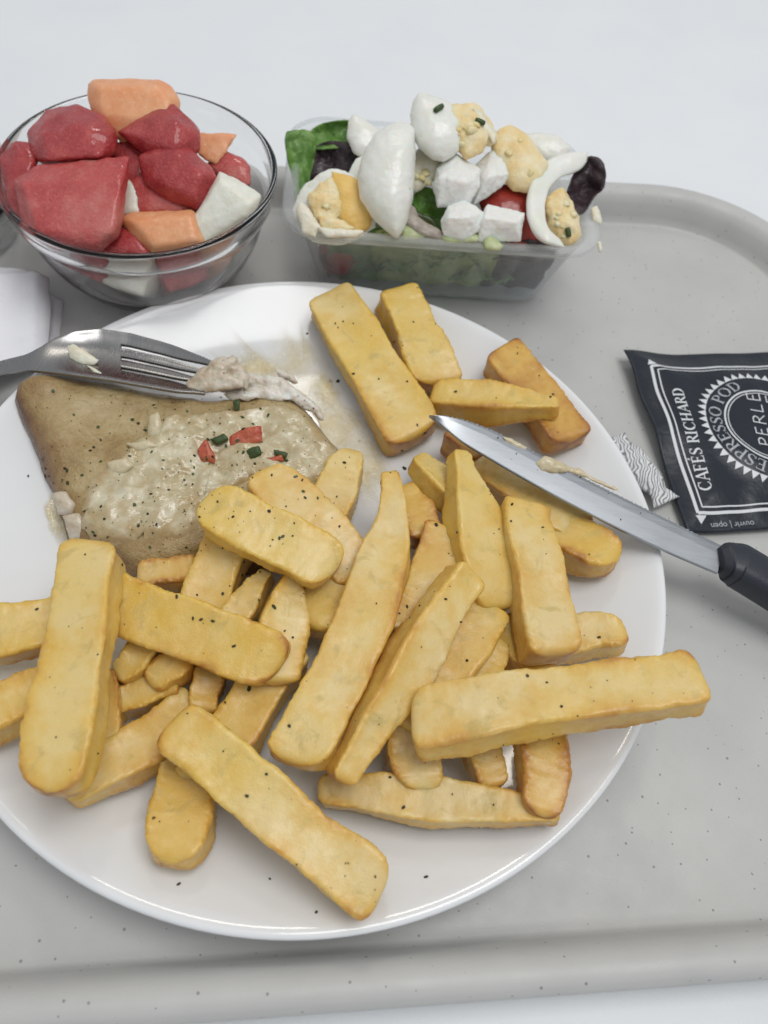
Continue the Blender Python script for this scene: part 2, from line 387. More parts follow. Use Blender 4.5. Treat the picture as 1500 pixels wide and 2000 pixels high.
# ---------------------------------------------------------------- fries
def fry(a, b, wpx, h0, h1, label, mid=None, th=.0128, ta=1.0, tb=1.0, roll=0., brown=0., ea=.24, eb=.24, rcn=.20, wv=.0008, seed=0, kink=None):
    def top(px, h):
        z = .03
        for _ in range(5):
            p = P(px[0], px[1], z); z = plate_z(math.hypot(p.x, p.y)) + h*.01 + th
        return P(px[0], px[1], z-.35*th)
    A, B = top(a, h0), top(b, h1)
    Mi = (A+B)/2
    if mid:
        pm = P(mid[0], mid[1], (A.z+B.z)/2); Mi = 2*pm-(A+B)/2
    ax = (B-A).normalized()
    dep = depth((A+B)/2); wid = wpx/FPX*dep*.90
    L = (B-A).length; n, mrings = 44, 100; rq = random.Random(seed*17+3); ska, skb = rq.uniform(-.22, .22), rq.uniform(-.22, .22); wa, wb = rq.uniform(.84, 1.04), rq.uniform(.84, 1.04); ha, hb = rq.uniform(.72, 1.02), rq.uniform(.72, 1.02)
    V, F, crisp = [], [], []
    for i in range(mrings):
        u = i/(mrings-1); t = .5-.5*math.cos(math.pi*u); t = lerp(u, t, .75)
        c_ = A*(1-t)**2+Mi*2*t*(1-t)+B*t*t
        tn = ((Mi-A)*(1-t)+(B-Mi)*t).normalized()
        upv = Vector((0, 0, 1)); upv = (upv-tn*upv.dot(tn)).normalized(); side = tn.cross(upv)
        ro = roll+.12*N3((seed*3.1, t*2, 0), 1); cr_, sr = math.cos(ro), math.sin(ro)
        S = side*cr_+upv*sr; U = upv*cr_-side*sr
        def cap(dist, e):
            e *= wid
            if dist >= e: return 1.0
            x = 1-dist/e; return max(.03, (1-x**3))**(1/3)
        cp = cap(t*L, ea)*cap((1-t)*L, eb)
        tp = 1.0
        if ta < 1: tp *= lerp(ta, 1, sstep(0, .55, t))
        if tb < 1: tp *= lerp(tb, 1, sstep(0, .55, 1-t))
        if kink: tp *= 1+kink[1]*sstep(kink[0]-.05, kink[0]+.05, t)-kink[1]*.5
        ww = wid/2*tp*cp*lerp(wa, wb, t)*(1+.08*N3((t*3, seed, 1), 1.3)); hh = th/2*lerp(ha, hb, t)*(.35+.65*tp)*(.25+.75*cp)*(1+.10*N3((t*2.5, seed, 5), 1.2))
        c2 = c_ + S*(.0012*N3((t*2.2, seed*2, 9), 1))
        rc = min(ww, hh)*rcn*(1+.5*N3((t*4, seed, 3), 1))
        sec = []
        for q, (sx, sy) in enumerate(((1, 1), (-1, 1), (-1, -1), (1, -1))):
            for k in range(4):
                a_ = math.radians(90*q+30*k); sec.append((sx*(ww-rc)+rc*math.cos(a_), sy*(hh-rc)+rc*math.sin(a_), 1.0))
            p0 = sec[-1]; nsx, nsy = ((-1, 1), (-1, -1), (1, -1), (1, 1))[q]; a_ = math.radians(90*q+90)
            p1 = (nsx*(ww-rc)+rc*math.cos(a_), nsy*(hh-rc)+rc*math.sin(a_))
            for f_, e_ in ((.045, .72), (.12, .40), (.28, .10), (.5, 0), (.72, .10), (.88, .40), (.955, .72)): sec.append((lerp(p0[0], p1[0], f_), lerp(p0[1], p1[1], f_), e_))
        for k in range(n):
            sx_, sy_, e = sec[k]; x, y = sx_/max(ww, 1e-6), sy_/max(hh, 1e-6)
            face = (1-e)**2*cp
            dent = 1-.06*face if abs(y) > .9 else 1
            dent2 = 1-.05*face if abs(x) > .9 else 1
            p = c2+S*(sx_*dent2)+U*(sy_*dent)+tn*(sx_*(ska*(1-sstep(0, .3, t))+skb*(1-sstep(0, .3, 1-t))))
            nn = N3(p, 60, seed)*wv*1.3 + N3(p, 180, seed+4)*wv*.5 + N3(p, 480, seed+6)*wv*.25 + e*N3(p, 900, seed+2)*wv*.35
            dirn = (S*x+U*y)
            p = p+dirn*nn
            V.append(p)
            endc = 1-min(1, min(t, 1-t)*L/(wid*.30))
            e *= max(.10, min(1.15, .55+1.3*N3(p, 38, seed+8)+.5*N3(p, 140, seed+9)))
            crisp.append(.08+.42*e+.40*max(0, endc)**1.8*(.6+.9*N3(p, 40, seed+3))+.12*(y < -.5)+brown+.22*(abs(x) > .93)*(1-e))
    for i in range(mrings-1):
        for k in range(n): F.append((i*n+k, (i+1)*n+k, (i+1)*n+(k+1) % n, i*n+(k+1) % n))
    F.append(tuple(range(n))); F.append(tuple(range(mrings*n-1, (mrings-1)*n-1, -1)))
    o = obj('french_fry', V, F, fry_m, attr={'crisp': crisp}, hit=True)
    tag(o, label, 'french fry', 'french fries piled on the plate')
    return o

FRIES = [
 # a, b, width px, gap under a, under b, label, options
 ((640,578),(812,862),118,0,0,'long blunt fry at the far edge of plate, left of a shorter one',dict(roll=-.12)),
 ((772,570),(857,758),106,0,0,'short notched fry at far edge between long fry and dark fry',dict(kink=(.5,.12),brown=.06)),
 ((972,690),(1115,868),106,0,0,'dark brown blunt fry nearest the plate rim beyond the knife',dict(brown=.36)),
 ((842,782),(1092,798),86,.3,1.15,'tapered fry lying just beyond the knife tip, on the dark fry',dict(tb=.45,brown=.08)),
 ((905,876),(1138,1046),108,.15,.05,'fry lying under the knife blade with rounded right end',dict(brown=.08,ea=.7,eb=.7)),
 ((1020,1020),(1206,1097),104,0,0,'fry below the knife touching bare plate, nearest right rim',dict(eb=.9,brown=.10)),
 ((893,882),(965,1195),124,1.7,1.0,'pointed upright wedge fry left of the knife shadow',dict(ta=.42,eb=.5,roll=.3)),
 ((1018,988),(1078,1290),118,1.5,1.5,'broad pale fry right of the pointed wedge, above the long horizontal fry',dict(roll=.12)),
 ((760,925),(572,1495),136,1.8,1.5,'longest curved fry in the middle of the pile, pointed far end',dict(mid=(735,1150),ta=.40,roll=-.1)),
 ((915,1118),(658,1525),104,2.2,1.3,'yellow ridged narrow fry beside the longest curved fry',dict(roll=.45,ta=.8,tb=.6,th=.015)),
 ((805,1420),(1372,1338),138,2.2,2.4,'long straight fry sticking out over the right rim of plate',dict(ea=.3,eb=.3,mid=(1085,1368),roll=.16,th=.0125,brown=.0)),
 ((1010,1265),(1220,1238),88,.2,.2,'fry tip poking out behind the overhanging long fry',dict(eb=.8)),
 ((1058,1380),(1055,1598),124,.9,.3,'thick fry hanging down below the overhanging long fry toward rim',dict(ea=.3,eb=.35,tb=.7,brown=.12)),
 ((915,1370),(962,1545),92,.5,.3,'small fry end under the overhanging long fry, left of the thick one',dict(tb=.75,brown=.10)),
 ((790,1370),(822,1548),112,.6,.5,'short rounded fry end under left end of overhanging long fry',dict(eb=.7)),
 ((622,1545),(1092,1588),104,0,0,'long flat fry lying lowest on the plate under three others',dict(ta=.7,tb=.5,ea=.4)),
 ((965,1190),(790,1430),112,1.0,.8,'flat fry tucked between ridged fry and broad pale fry',dict(ea=.35,brown=.05)),
 ((968,1250),(905,1420),66,.5,.4,'thin strip of fry under the broad pale fry',dict(brown=.16)),
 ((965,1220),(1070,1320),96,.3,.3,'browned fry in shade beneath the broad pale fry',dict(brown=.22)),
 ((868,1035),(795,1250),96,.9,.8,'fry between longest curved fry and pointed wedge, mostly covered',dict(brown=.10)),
 ((808,898),(905,990),82,.5,.6,'yellow pointed fry end behind the pointed wedge, below knife tip',dict(ta=.55,roll=.4)),
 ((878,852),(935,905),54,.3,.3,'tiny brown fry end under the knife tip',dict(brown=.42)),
 ((788,952),(835,1060),76,.4,.4,'brown curled fry end right of the longest fry point',dict(brown=.34,ta=.6)),
 ((508,925),(705,1130),128,1.9,.9,'rounded flat fry leaning on the fish, behind bright yellow fry',dict(ea=.8,brown=.06)),
 ((398,980),(652,1118),122,2.7,2.1,'bright yellow fry on top of the fish edge',dict(brown=-.06,ea=.6,eb=.6,roll=-.2)),
 ((690,885),(635,1015),92,.4,.4,'short pale fry end against right side of the fish',dict(ea=.6,ta=.8)),
 ((460,1040),(375,1240),112,1.2,.7,'pale fry running down from beneath the bright yellow fry',dict(brown=.02)),
 ((577,1096),(530,1340),112,1.5,1.0,'pointed wedge fry left of the longest curved fry',dict(ta=.30,roll=.3)),
 ((525,1120),(440,1240),66,1.0,.7,'slim fry behind the left pointed wedge',dict(ta=.6)),
 ((186,1066),(104,1550),142,2.5,2.2,'big upright fry at left of pile, in front of the fish',dict(ea=.45,eb=.75,roll=-.1,brown=-.03)),
 ((222,1172),(552,1300),126,1.6,1.6,'golden fry crossing beside the big upright fry',dict(eb=.6,roll=-.3,brown=.10)),
 ((-70,1245),(210,1215),124,.5,1.0,'pale fry at left frame edge behind the big upright fry',dict(roll=-.1)),
 ((-70,1425),(190,1295),108,.3,.6,'lower fry at left frame edge behind the big upright fry',dict(brown=.12)),
 ((205,1320),(228,1488),58,.5,.4,'thin pointed sliver of fry right of the big upright fry',dict(tb=.25,brown=.16)),
 ((132,1562),(385,1385),118,0,0,'flat greenish-yellow fry lying on plate beneath the big upright fry',dict(ta=.6,ea=.4,brown=-.02)),
 ((310,1250),(232,1328),66,.7,.6,'left lobe of the small split fry under golden crossing fry',dict(brown=.12,ea=.8,eb=.8)),
 ((375,1285),(298,1342),74,.7,.6,'right lobe of the small split fry under golden crossing fry',dict(brown=.16,ea=.8,eb=.8)),
 ((215,1385),(350,1335),66,.1,.1,'low yellow fry in the gap beneath the split fry',dict(brown=.04)),
 ((570,1265),(385,1540),116,.5,.2,'long pale fry passing under the big bottom fry from the centre',dict(brown=.03)),
 ((338,1412),(742,1752),148,1.7,0.,'big fry nearest the viewer, slanting down to the right',dict(ea=.35,eb=.35,brown=-.05,roll=-.15)),
 ((375,1490),(335,1688),132,0,0,'rounded fry end sticking out below the big slanting fry',dict(eb=.8,brown=.08,th=.013)),
 ((270,1135),(385,1118),66,.3,.3,'little fry end against the near edge of the fish',dict()),
 ((700,1060),(600,1235),96,.8,.7,'pale fry between left pointed wedge and longest curved fry',dict(brown=.02)),
]
for i, (a, b, wp, h0, h1, lb, kw) in enumerate(FRIES):
    fry(a, b, wp, h0, h1, lb, seed=i+1, **kw)
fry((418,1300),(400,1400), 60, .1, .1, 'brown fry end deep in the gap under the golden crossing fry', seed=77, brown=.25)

# ---------------------------------------------------------------- fish
FZ = .021
fish_px = [(34,795),(52,770),(90,754),(150,747),(240,746),(330,757),(410,768),(480,762),(540,752),(590,772),(625,812),(655,850),(690,885),(705,925),(690,985),(640,1030),(560,1070),(470,1100),(380,1105),(300,1122),(250,1112),(190,1075),(140,1062),(118,1010),(98,965),(75,905),(55,850)]
fish_w = [(lambda p: (p.x, p.y))(P(x, y, FZ-.005)) for x, y in resample(fish_px, 90)]
def fish_h(x, y, d):
    base = plate_z(math.hypot(x, y))
    prof = (1-(1-min(1, max(0, d)/.013))**2.6)
    return base + .001 + .0135*prof + prof*(.0022*N3((x, y, 0), 60, 3)+.0011*N3((x, y, 0), 150, 8)+.0004*N3((x, y, 0), 420, 9))
def star_sheet(poly, zf, rings, cx=None, cy=None, ragged=0, seed=0):
    cx = sum(p[0] for p in poly)/len(poly) if cx is None else cx; cy = sum(p[1] for p in poly)/len(poly) if cy is None else cy
    n = len(poly); V, F = [Vector((cx, cy, zf(cx, cy, 0)))], []
    for i in range(1, rings+1):
        r = i/rings
        for k, (x, y) in enumerate(poly):
            q = 1+ragged*N3((x, y, 0), 220, seed)+ragged*.6*N3((x, y, 0), 600, seed+2)
            xx, yy = lerp(cx, x, r*q), lerp(cy, y, r*q); V.append(Vector((xx, yy, zf(xx, yy, r))))
    for k in range(n): F.append((0, 1+k, 1+(k+1) % n))
    for i in range(rings-1):
        for k in range(n):
            a = 1+i*n+k; b = 1+i*n+(k+1) % n; F.append((a, a+n, b+n, b))
    return V, F
def fish():
    n = len(fish_w)
    def zf(x, y, r): return fish_h(x, y, sdist(x, y, fish_w)+.0006) if r < .999 else plate_z(math.hypot(x, y))+.001
    V, F = star_sheet(fish_w, zf, 44, ragged=.03)
    cr = []
    for v in V:
        d = sdist(v.x, v.y, fish_w); leftness = sstep(-.06, -.105, v.x)
        cr.append(.24+.55*(1-sstep(0, .006, d))+.22*leftness*(1-sstep(0, .02, d))+.25*N3(v, 45, 2))
    k0 = len(V); last = list(range(len(V)-n, len(V)))
    V2 = V+[Vector((V[i].x, V[i].y, V[i].z-.0008)) for i in last]; cr += [.6]*n
    for k in range(n): F.append((last[k], last[(k+1) % n], k0+(k+1) % n, k0+k)[::-1])
    F.append(tuple(range(k0, k0+n))[::-1])
    o = obj('fish_fillet', V2, F, fish_m, attr={'crisp': cr}, hit=True)
    tag(o, 'browned pan-fried fish fillet covered in creamy herb sauce', 'fish')
    return o
FISH = fish()
sauce_px = [(150,975),(168,930),(225,893),(262,845),(310,805),(380,797),(470,790),(540,778),(590,790),(628,825),(668,868),(690,905),(650,930),(560,935),(490,930),(440,965),(395,985),(392,1020),(350,1045),(290,1040),(230,1050),(180,1052),(152,1020)]
def sauce():
    poly = [(lambda p: (p.x, p.y))(P(x, y, FZ+.002)) for x, y in resample(sauce_px, 130)]
    def zf(x, y, r):
        d = sdist(x, y, poly); f = fish_h(x, y, sdist(x, y, fish_w)+.0006)
        e = sstep(-.002, .0035, d)
        return f + lerp(-.0016, .0011+.0012*(.5+N3((x, y, 0), 130, 21))+.0010*max(0, N3((x, y, 0), 280, 31))+.0005*N3((x, y, 0), 600, 12), e)
    V, F = star_sheet(poly, zf, 46, ragged=.10, seed=4)
    tk = [sstep(-.001, .009, sdist(v.x, v.y, poly))*.9+.1 for v in V]
    o = obj('sauce', V, F, sauce_m, FISH, attr={'thick': tk}, hit=True); o['label'] = 'cream sauce with herbs over the fillet'
    return o
SAUCE = sauce()

# convex hull of front outline + ridge + smaller back, voxel remeshed, rounded, roughened
def evaluated(o):
    dg = bpy.context.evaluated_depsgraph_get(); dg.update()
    e = o.evaluated_get(dg); me = e.to_mesh()
    V = [v.co.copy() for v in me.vertices]; F = [list(p.vertices) for p in me.polygons]
    e.to_mesh_clear(); return V, F
def chunk(name, hulls, mat, parent=None, vox=.0011, sm=4, amp=.0005, fr=160, seed=0, amp2=.0002, attr=None, hit=False):
    """hulls: list of dicts(out=[px outline], z=height of centre, d=thickness, back=scale, ridge=[(px,py,toward camera m)], bulge=)"""
    bm = bmesh.new()
    for h in hulls:
        out = h['out']; cx = sum(p[0] for p in out)/len(out); cy = sum(p[1] for p in out)/len(out)
        gr = 1+.9*sm**.5*vox/max(.004, max(math.hypot(x-cx, y-cy) for x, y in out)/FPX*.3)
        out = [(lerp(cx, x, gr), lerp(cy, y, gr)) for x, y in out]
        dep = depth(P(cx, cy, h['z'])); tl = h.get('tilt', 0)      # tilt: metres farther per px upward
        dd = lambda x, y: dep+(cy-y)*tl*1e-5
        pts = [D(x, y, dd(x, y)) for x, y in out]
        bk = h.get('back', .8); d = h.get('d', .015)
        pts += [D(lerp(cx, x, bk), lerp(cy, y, bk), dd(x, y)+d) for x, y in out]
        pts += [D(x, y, dd(x, y)-off) for x, y, off in h.get('ridge', [])]
        bl = h.get('bulge', 0)
        if bl: 
            for sc2, bb in ((.85, .45), (.6, .8), (.3, .97)):
                pts += [D(lerp(cx, x, sc2), lerp(cy, y, sc2), dd(x, y)-bl*bb) for x, y in out]
        t = bmesh.new()
        vs = [t.verts.new(p) for p in pts]
        r = bmesh.ops.convex_hull(t, input=vs)
        dead = [g for g in r['geom_interior']+r['geom_unused'] if isinstance(g, bmesh.types.BMVert)]
        bmesh.ops.delete(t, geom=list(set(dead)), context='VERTS')
        bmesh.ops.recalc_face_normals(t, faces=t.faces)
        V, F = bm_out(t); t.free()
        nv = [bm.verts.new(v) for v in V]
        for f in F: bm.faces.new([nv[i] for i in f])
    me = bpy.data.meshes.new('tmp'); bm.to_mesh(me); bm.free()
    o = bpy.data.objects.new('tmp', me); C.objects.link(o)
    r = o.modifiers.new('r', 'REMESH'); r.mode = 'VOXEL'; r.voxel_size = vox
    if sm: s = o.modifiers.new('s', 'SMOOTH'); s.factor = .5; s.iterations = sm
    V, F = evaluated(o); bpy.data.objects.remove(o); bpy.data.meshes.remove(me)
    me2 = bpy.data.meshes.new('n'); me2.from_pydata(V, [], F); me2.update()
    nr = [v.normal.copy() for v in me2.vertices]; bpy.data.meshes.remove(me2)
    V = [v+n*(amp*N3(v, fr, seed)+amp2*N3(v, fr*3.2, seed+5)) for v, n in zip(V, nr)]
    return obj(name, V, F, mat, parent, hit=hit, fix=False)
def one(out, z, d=.015, **kw): return [dict(out=out, z=z, d=d, **kw)]

# bits on the fish
def flakes(rows, seed):
    r = random.Random(seed); out = []
    for x, y, l, w_, a, z in rows:
        ca, sa = math.cos(math.radians(a)), math.sin(math.radians(a)); pts = []
        for u, v in ((-1, .1), (-.6, -.8), (.2, -1), (.85, -.5), (1, .2), (.5, .9), (-.4, 1)):
            u2, v2 = u*l*r.uniform(.85, 1.1), v*w_*r.uniform(.8, 1.15); pts.append((x+u2*ca-v2*sa, y+u2*sa+v2*ca))
        out.append(dict(out=pts, z=z, d=.004, bulge=.0016))
    return out
chunk('torn_flesh', flakes([(455,752,34,15,-20,.0200), (495,742,40,14,8,.0208), (540,752,40,15,22,.0206), (585,778,38,14,38,.0196), (520,768,44,13,14,.0212), (470,772,34,10,5,.0210), (560,735,26,8,30,.0175), (615,800,28,9,50,.018)], 4), torn_m, FISH, vox=.0006, sm=1, amp=.0008, fr=330, amp2=.0003, seed=3, hit=True)['label'] = 'white torn flesh where a bite was taken'
chunk('sauce_lump', one([(105,968),(128,962),(146,985),(140,1005),(116,1003)], .017, .006, bulge=.002), whitefish_m, FISH, vox=.0007, amp=.0006)
chunk('sauce_lump', one([(124,1010),(155,1005),(172,1025),(165,1052),(140,1055)], .016, .006, bulge=.002), whitefish_m, FISH, vox=.0007, amp=.0006)
chunk('sauce_lump', one([(292,815),(308,808),(316,830),(310,855),(292,852)], .0225, .004, bulge=.0018), lump_m, SAUCE, vox=.0006, amp=.0005)
chunk('sauce_lump', one([(215,905),(245,895),(258,910),(240,925),(218,922)], .0225, .004, bulge=.0015), lump_m, SAUCE, vox=.0006, amp=.0005)
chunk('sauce_lump', one([(250,866),(290,860),(308,872),(270,882)], .0225, .004, bulge=.0012), lump_m, SAUCE, vox=.0006, amp=.0005)
for ou in ([(440,862),(478,838),(505,835),(508,862),(480,872),(455,880)], [(388,880),(402,862),(415,885),(416,902),(395,902)], [(520,895),(548,890),(552,900),(528,906)]):
    chunk('tomato_piece', one(ou, .0226, .005, bulge=.0013), dice_m, SAUCE, vox=.0006, sm=7, amp=.0006, fr=260, hit=True)
for ou in ([(412,858),(436,848),(446,858),(425,868)], [(482,880),(505,872),(510,888),(490,896)], [(456,784),(468,782),(468,800),(458,802)], [(536,878),(560,886),(556,896),(538,890)]):
    chunk('green_herb_piece', one(ou, .0238, .002, bulge=.0006), herb_m, SAUCE, vox=.0005, sm=3, amp=.0005, fr=300)

# loose flake of fish on the fork tips
tag(chunk('fish_flake', flakes([(392,742,40,18,-38,.0265), (425,722,42,20,-30,.0285), (450,716,34,18,20,.0285), (468,735,26,16,60,.0265), (410,752,44,14,-8,.0262), (440,745,40,16,10,.0278)], 7), whitefish_m, vox=.0006, sm=1, amp=.0008, fr=300, seed=9, amp2=.0003, hit=True),
    'torn flake of white fish speared on the fork tines', 'fish flake')

# sauce film on the plate
def film(outline, label, seed, th=.0005):
    poly = [(lambda p: (p.x, p.y))(P(x, y, .0062)) for x, y in resample(outline, 110)]
    at_ = []
    def zf(x, y, r): return plate_z(math.hypot(x, y))+.0002+th*(1-r**3)+.00025*N3((x, y, 0), 240, seed)*(1-r)
    V, F = star_sheet(poly, zf, 30, ragged=.14, seed=seed)
    n = len(poly); tk = [1.0]+[max(0, min(1, (1-sstep(.55, 1, i/30))*(.75+1.2*N3(V[1+(i-1)*n+k], 70, seed+1)))) for i in range(1, 31) for k in range(n)]
    tag(obj('sauce_smear', V, F, film_m, attr={'thick': tk}), label, 'sauce')
film([(395,690),(450,668),(520,678),(580,650),(630,690),(668,760),(730,820),(770,860),(790,920),(770,990),(700,1030),(660,960),(650,880),(610,810),(540,760),(460,720)], 'glossy buttery sauce smear on plate between fish and far fries', 5)
film([(88,985),(118,975),(150,1040),(160,1075),(125,1085),(98,1045)], 'thin sauce puddle along the left edge of the fish', 6)

# ---------------------------------------------------------------- fork
def fork():
    top = [(-330,806),(-250,786),(-120,748),(0,704),(53,691),(80,676),(107,659),(147,646),(195,641),(253,649),(320,667),(400,693),(436,708)]
    bot = [(-330,838),(-250,817),(-120,778),(0,731),(45,721),(80,724),(120,728),(213,741),(293,755),(349,765),(400,773),(436,778)]
    def zc(x): return interp([(-330,.012),(-120,.0215),(0,.0262),(60,.0290),(140,.0300),(230,.0285),(330,.0270),(430,.0262)], x)
    root = empty('dinner_fork', P(60, 705, .026)); tag(root, 'steel fork resting on the plate rim, tines in a fish flake', 'fork')
    def strip(name, x0, x1, tlo, thi, n, mcols, mat=steel_m, open0=False, open1=False, thick=.0016):
        V, F = [], []
        for i in range(n+1):
            x = lerp(x0, x1, i/n)
            for j in range(mcols+1):
                s = lerp(tlo(x), thi(x), j/mcols)
                y = lerp(interp(top, x), interp(bot, x), s)
                dish = -.0030*sstep(60, 170, x)*(1-(2*s-1)**2)+.0012*(1-sstep(-20, 70, x))*(1-(2*s-1)**2)
                V.append(P(x, y, zc(x)+dish))
        m1 = mcols+1; k0 = len(V)
        V += [v-Vector((0, 0, thick)) for v in V]
        for i in range(n):
            for j in range(mcols):
                a = i*m1+j; F.append((a, a+m1, a+m1+1, a+1)); F.append((k0+a, k0+a+1, k0+a+m1+1, k0+a+m1))
            a = i*m1; F.append((a, k0+a, k0+a+m1, a+m1)); b = a+mcols; F.append((b, b+m1, k0+b+m1, k0+b))
        for j in range(mcols):
            F.append((j, j+1, k0+j+1, k0+j)); q = n*m1+j; F.append((q, k0+q, k0+q+1, q+1))
        bm = bmesh.new(); vs = [bm.verts.new(v) for v in V]
        for f in F: bm.faces.new([vs[i] for i in f])
        bmesh.ops.recalc_face_normals(bm, faces=bm.faces)
        ends = set(vs[q*k0+i*m1+j] for q in (0, 1) for i in ([0] if open0 else [])+([n] if open1 else []) for j in range(m1))
        bmesh.ops.delete(bm, geom=[f for f in bm.faces if all(v in ends for v in f.verts)], context='FACES_ONLY')
        sharp = [e for e in bm.edges if len(e.link_faces) == 2 and e.calc_face_angle(0) > .7 and not (e.verts[0] in ends and e.verts[1] in ends)]
        bmesh.ops.bevel(bm, geom=sharp, offset=.00035, segments=2, affect='EDGES', profile=.5)
        V, F = bm_out(bm); bm.free()
        return obj(name, V, F, mat, root)
    strip('handle', -330, 60, lambda x: 0, lambda x: 1, 30, 12, open1=True)
    head = strip('head', 60, 236, lambda x: 0, lambda x: 1, 26, 12, open0=True, open1=True)
    bands = [(.0, .255), (.325, .49), (.56, .71), (.78, 1.0)]
    for k, (a, b) in enumerate(bands):
        ends = [436, 428, 415, 400]
        mid = (a+b)/2
        f = lambda x, e: lerp(e, mid, .55*sstep(330, ends[k], x))
        strip('tine', 235.2, ends[k], lambda x: f(x, a), lambda x: f(x, b), 22, 3, open0=True)
    chunk('sauce_blob', one([(134,678),(145,674),(170,690),(190,702),(182,712),(160,712),(140,700)], .0285, .0022, bulge=.0012), cream_m, head, vox=.0006, sm=4, amp=.0004)
    chunk('sauce_blob', one([(168,712),(182,718),(208,735),(186,730)], .0280, .0015, bulge=.0006), cream_m, head, vox=.0005, sm=3, amp=.0003)
fork()

# ---------------------------------------------------------------- knife
def knife():
    root = empty('table_knife', P(1405, 1095, .016)); tag(root, 'serrated steel knife with black handle lying across the plate rim', 'knife')
    edge = [(838,811),(870,812),(905,818),(960,838),(1020,868),(1090,906),(1200,962),(1300,1011),(1412,1067)]
    spine = [(838,813),(870,838),(905,866),(960,899),(1020,934),(1090,973),(1200,1030),(1300,1078),(1400,1121)]
    za, zb = .0355, .0222
    n = 150; V, F = [], []
    E_, S_ = resample(edge, n+1, False), resample(spine, n+1, False)
    prof = [(0, .0), (.12, .0004), (.34, .0008), (.7, .0010), (.97, .0011), (1.0, .0007)]
    m1 = len(prof)
    for i in range(n+1):
        t = i/n; z = lerp(za, zb, t)
        a = P(*E_[i], z+.0008); b = P(*S_[i], z-.0012)
        tooth = .0006*(abs((t*62) % 1-.5)*2)*(t < .93)*(t > .06)
        for s, h in prof:
            p = a.lerp(b, s); 
            if s == 0: p = p+(b-a).normalized()*tooth
            V.append(p+Vector((0, 0, h*.5)))
    k0 = len(V)
    for i in range(n+1):
        for j, (s, h) in enumerate(prof): V.append(V[i*m1+j]-Vector((0, 0, h+.00005)))
    for i in range(n):
        for j in range(m1-1):
            a = i*m1+j; F.append((a, a+1, a+m1+1, a+m1)); F.append((k0+a, k0+a+m1, k0+a+m1+1, k0+a+1))
        a = i*m1; F.append((a, a+m1, k0+a+m1, k0+a)); b = a+m1-1; F.append((b, k0+b, k0+b+m1, b+m1))
    bl = obj('blade', V, F, blade_m, root, smooth=False, hit=True)
    # handle: lofted rounded section from bolster to butt
    ctr = [(1403,1094),(1418,1096),(1440,1104),(1470,1122),(1500,1142),(1560,1180),(1640,1226),(1730,1278),(1790,1314),(1815,1328)]
    wid = [46,74,86,84,80,82,88,92,78,40]; zz = [.0222,.0218,.0210,.0200,.019,.0168,.0140,.0112,.0094,.0086]; tk = [.006,.0105,.0128,.0135,.0135,.013,.013,.013,.011,.006]
    V, F = [], []; nn = 28; R_ = 46
    pts = []
    for i in range(R_):
        u = i/(R_-1)*(len(ctr)-1); k = min(len(ctr)-2, int(u)); f = u-k; f = f*f*(3-2*f)*.5+f*.5
        pts.append((lerp(ctr[k][0], ctr[k+1][0], f), lerp(ctr[k][1], ctr[k+1][1], f), lerp(wid[k], wid[k+1], f), lerp(zz[k], zz[k+1], f), lerp(tk[k], tk[k+1], f)))
    C3 = [P(p[0], p[1], p[3]) for p in pts]
    for i in range(R_):
        t = (C3[min(i+1, R_-1)]-C3[max(0, i-1)]).normalized(); up = Vector((0, 0, 1)); up = (up-t*up.dot(t)).normalized(); sd = t.cross(up)
        hw = pts[i][2]/2/FPX*depth(C3[i]); ht = pts[i][4]/2
        for k in range(nn):
            a = 2*math.pi*k/nn; ca, sa = math.cos(a), math.sin(a)
            V.append(C3[i]+sd*(math.copysign(abs(ca)**.62, ca)*hw)+up*(math.copysign(abs(sa)**.62, sa)*ht))
    for i in range(R_-1):
        for k in range(nn): F.append((i*nn+k, i*nn+(k+1) % nn, (i+1)*nn+(k+1) % nn, (i+1)*nn+k))
    F.append(tuple(range(nn-1, -1, -1))); F.append(tuple(range((R_-1)*nn, R_*nn)))
    obj('handle', V, F, handle_m, root)
    zr = lambda x: lerp(za, zb, (x-838)/570)+.0012
    chunk('sauce_residue', [dict(out=[(1046,905),(1066,890),(1100,905),(1110,918),(1085,926),(1056,920)], z=zr(1075), d=.0015, bulge=.0016),
                            dict(out=[(1090,904),(1130,915),(1160,932),(1140,934),(1100,920)], z=zr(1130), d=.0012, bulge=.0010),
                            dict(out=[(1145,926),(1200,950),(1210,960),(1180,950),(1150,936)], z=zr(1180), d=.001, bulge=.0007)], lump_m, bl, vox=.0006, sm=3, amp=.0006, fr=300)
    chunk('sauce_residue', one([(980,852),(1000,856),(1030,874),(1022,880),(990,864)], zr(1005), .0008, bulge=.0005), lump_m, bl, vox=.0005, sm=3, amp=.0003)
knife()

# ---------------------------------------------------------------- coffee packet
PK0 = P(1222, 677, .009); PKe = Vector((P(1496, 673, .009)-PK0).to_2d()).normalized().to_3d()
PKu = Vector((PKe.x, PKe.y, 0)); PKv = Vector((PKu.y, -PKu.x, 0))
PW, PH = .108, .0978
def ploc(px, py):
    p = P(px, py, .011)-PK0; return (p.dot(PKu), p.dot(PKv))
sc_u, sc_v = None, None
def circ3(a, b, c_):
    ax, ay, bx, by, cx, cy = *a, *b, *c_
    d = 2*(ax*(by-cy)+bx*(cy-ay)+cx*(ay-by))
    ux = ((ax*ax+ay*ay)*(by-cy)+(bx*bx+by*by)*(cy-ay)+(cx*cx+cy*cy)*(ay-by))/d
    uy = ((ax*ax+ay*ay)*(cx-bx)+(bx*bx+by*by)*(ax-cx)+(cx*cx+cy*cy)*(bx-ax))/d
    return ux, uy, math.hypot(ax-ux, ay-uy)
SU, SV, SR = circ3(ploc(1371, 821), ploc(1500, 728), ploc(1487, 931))
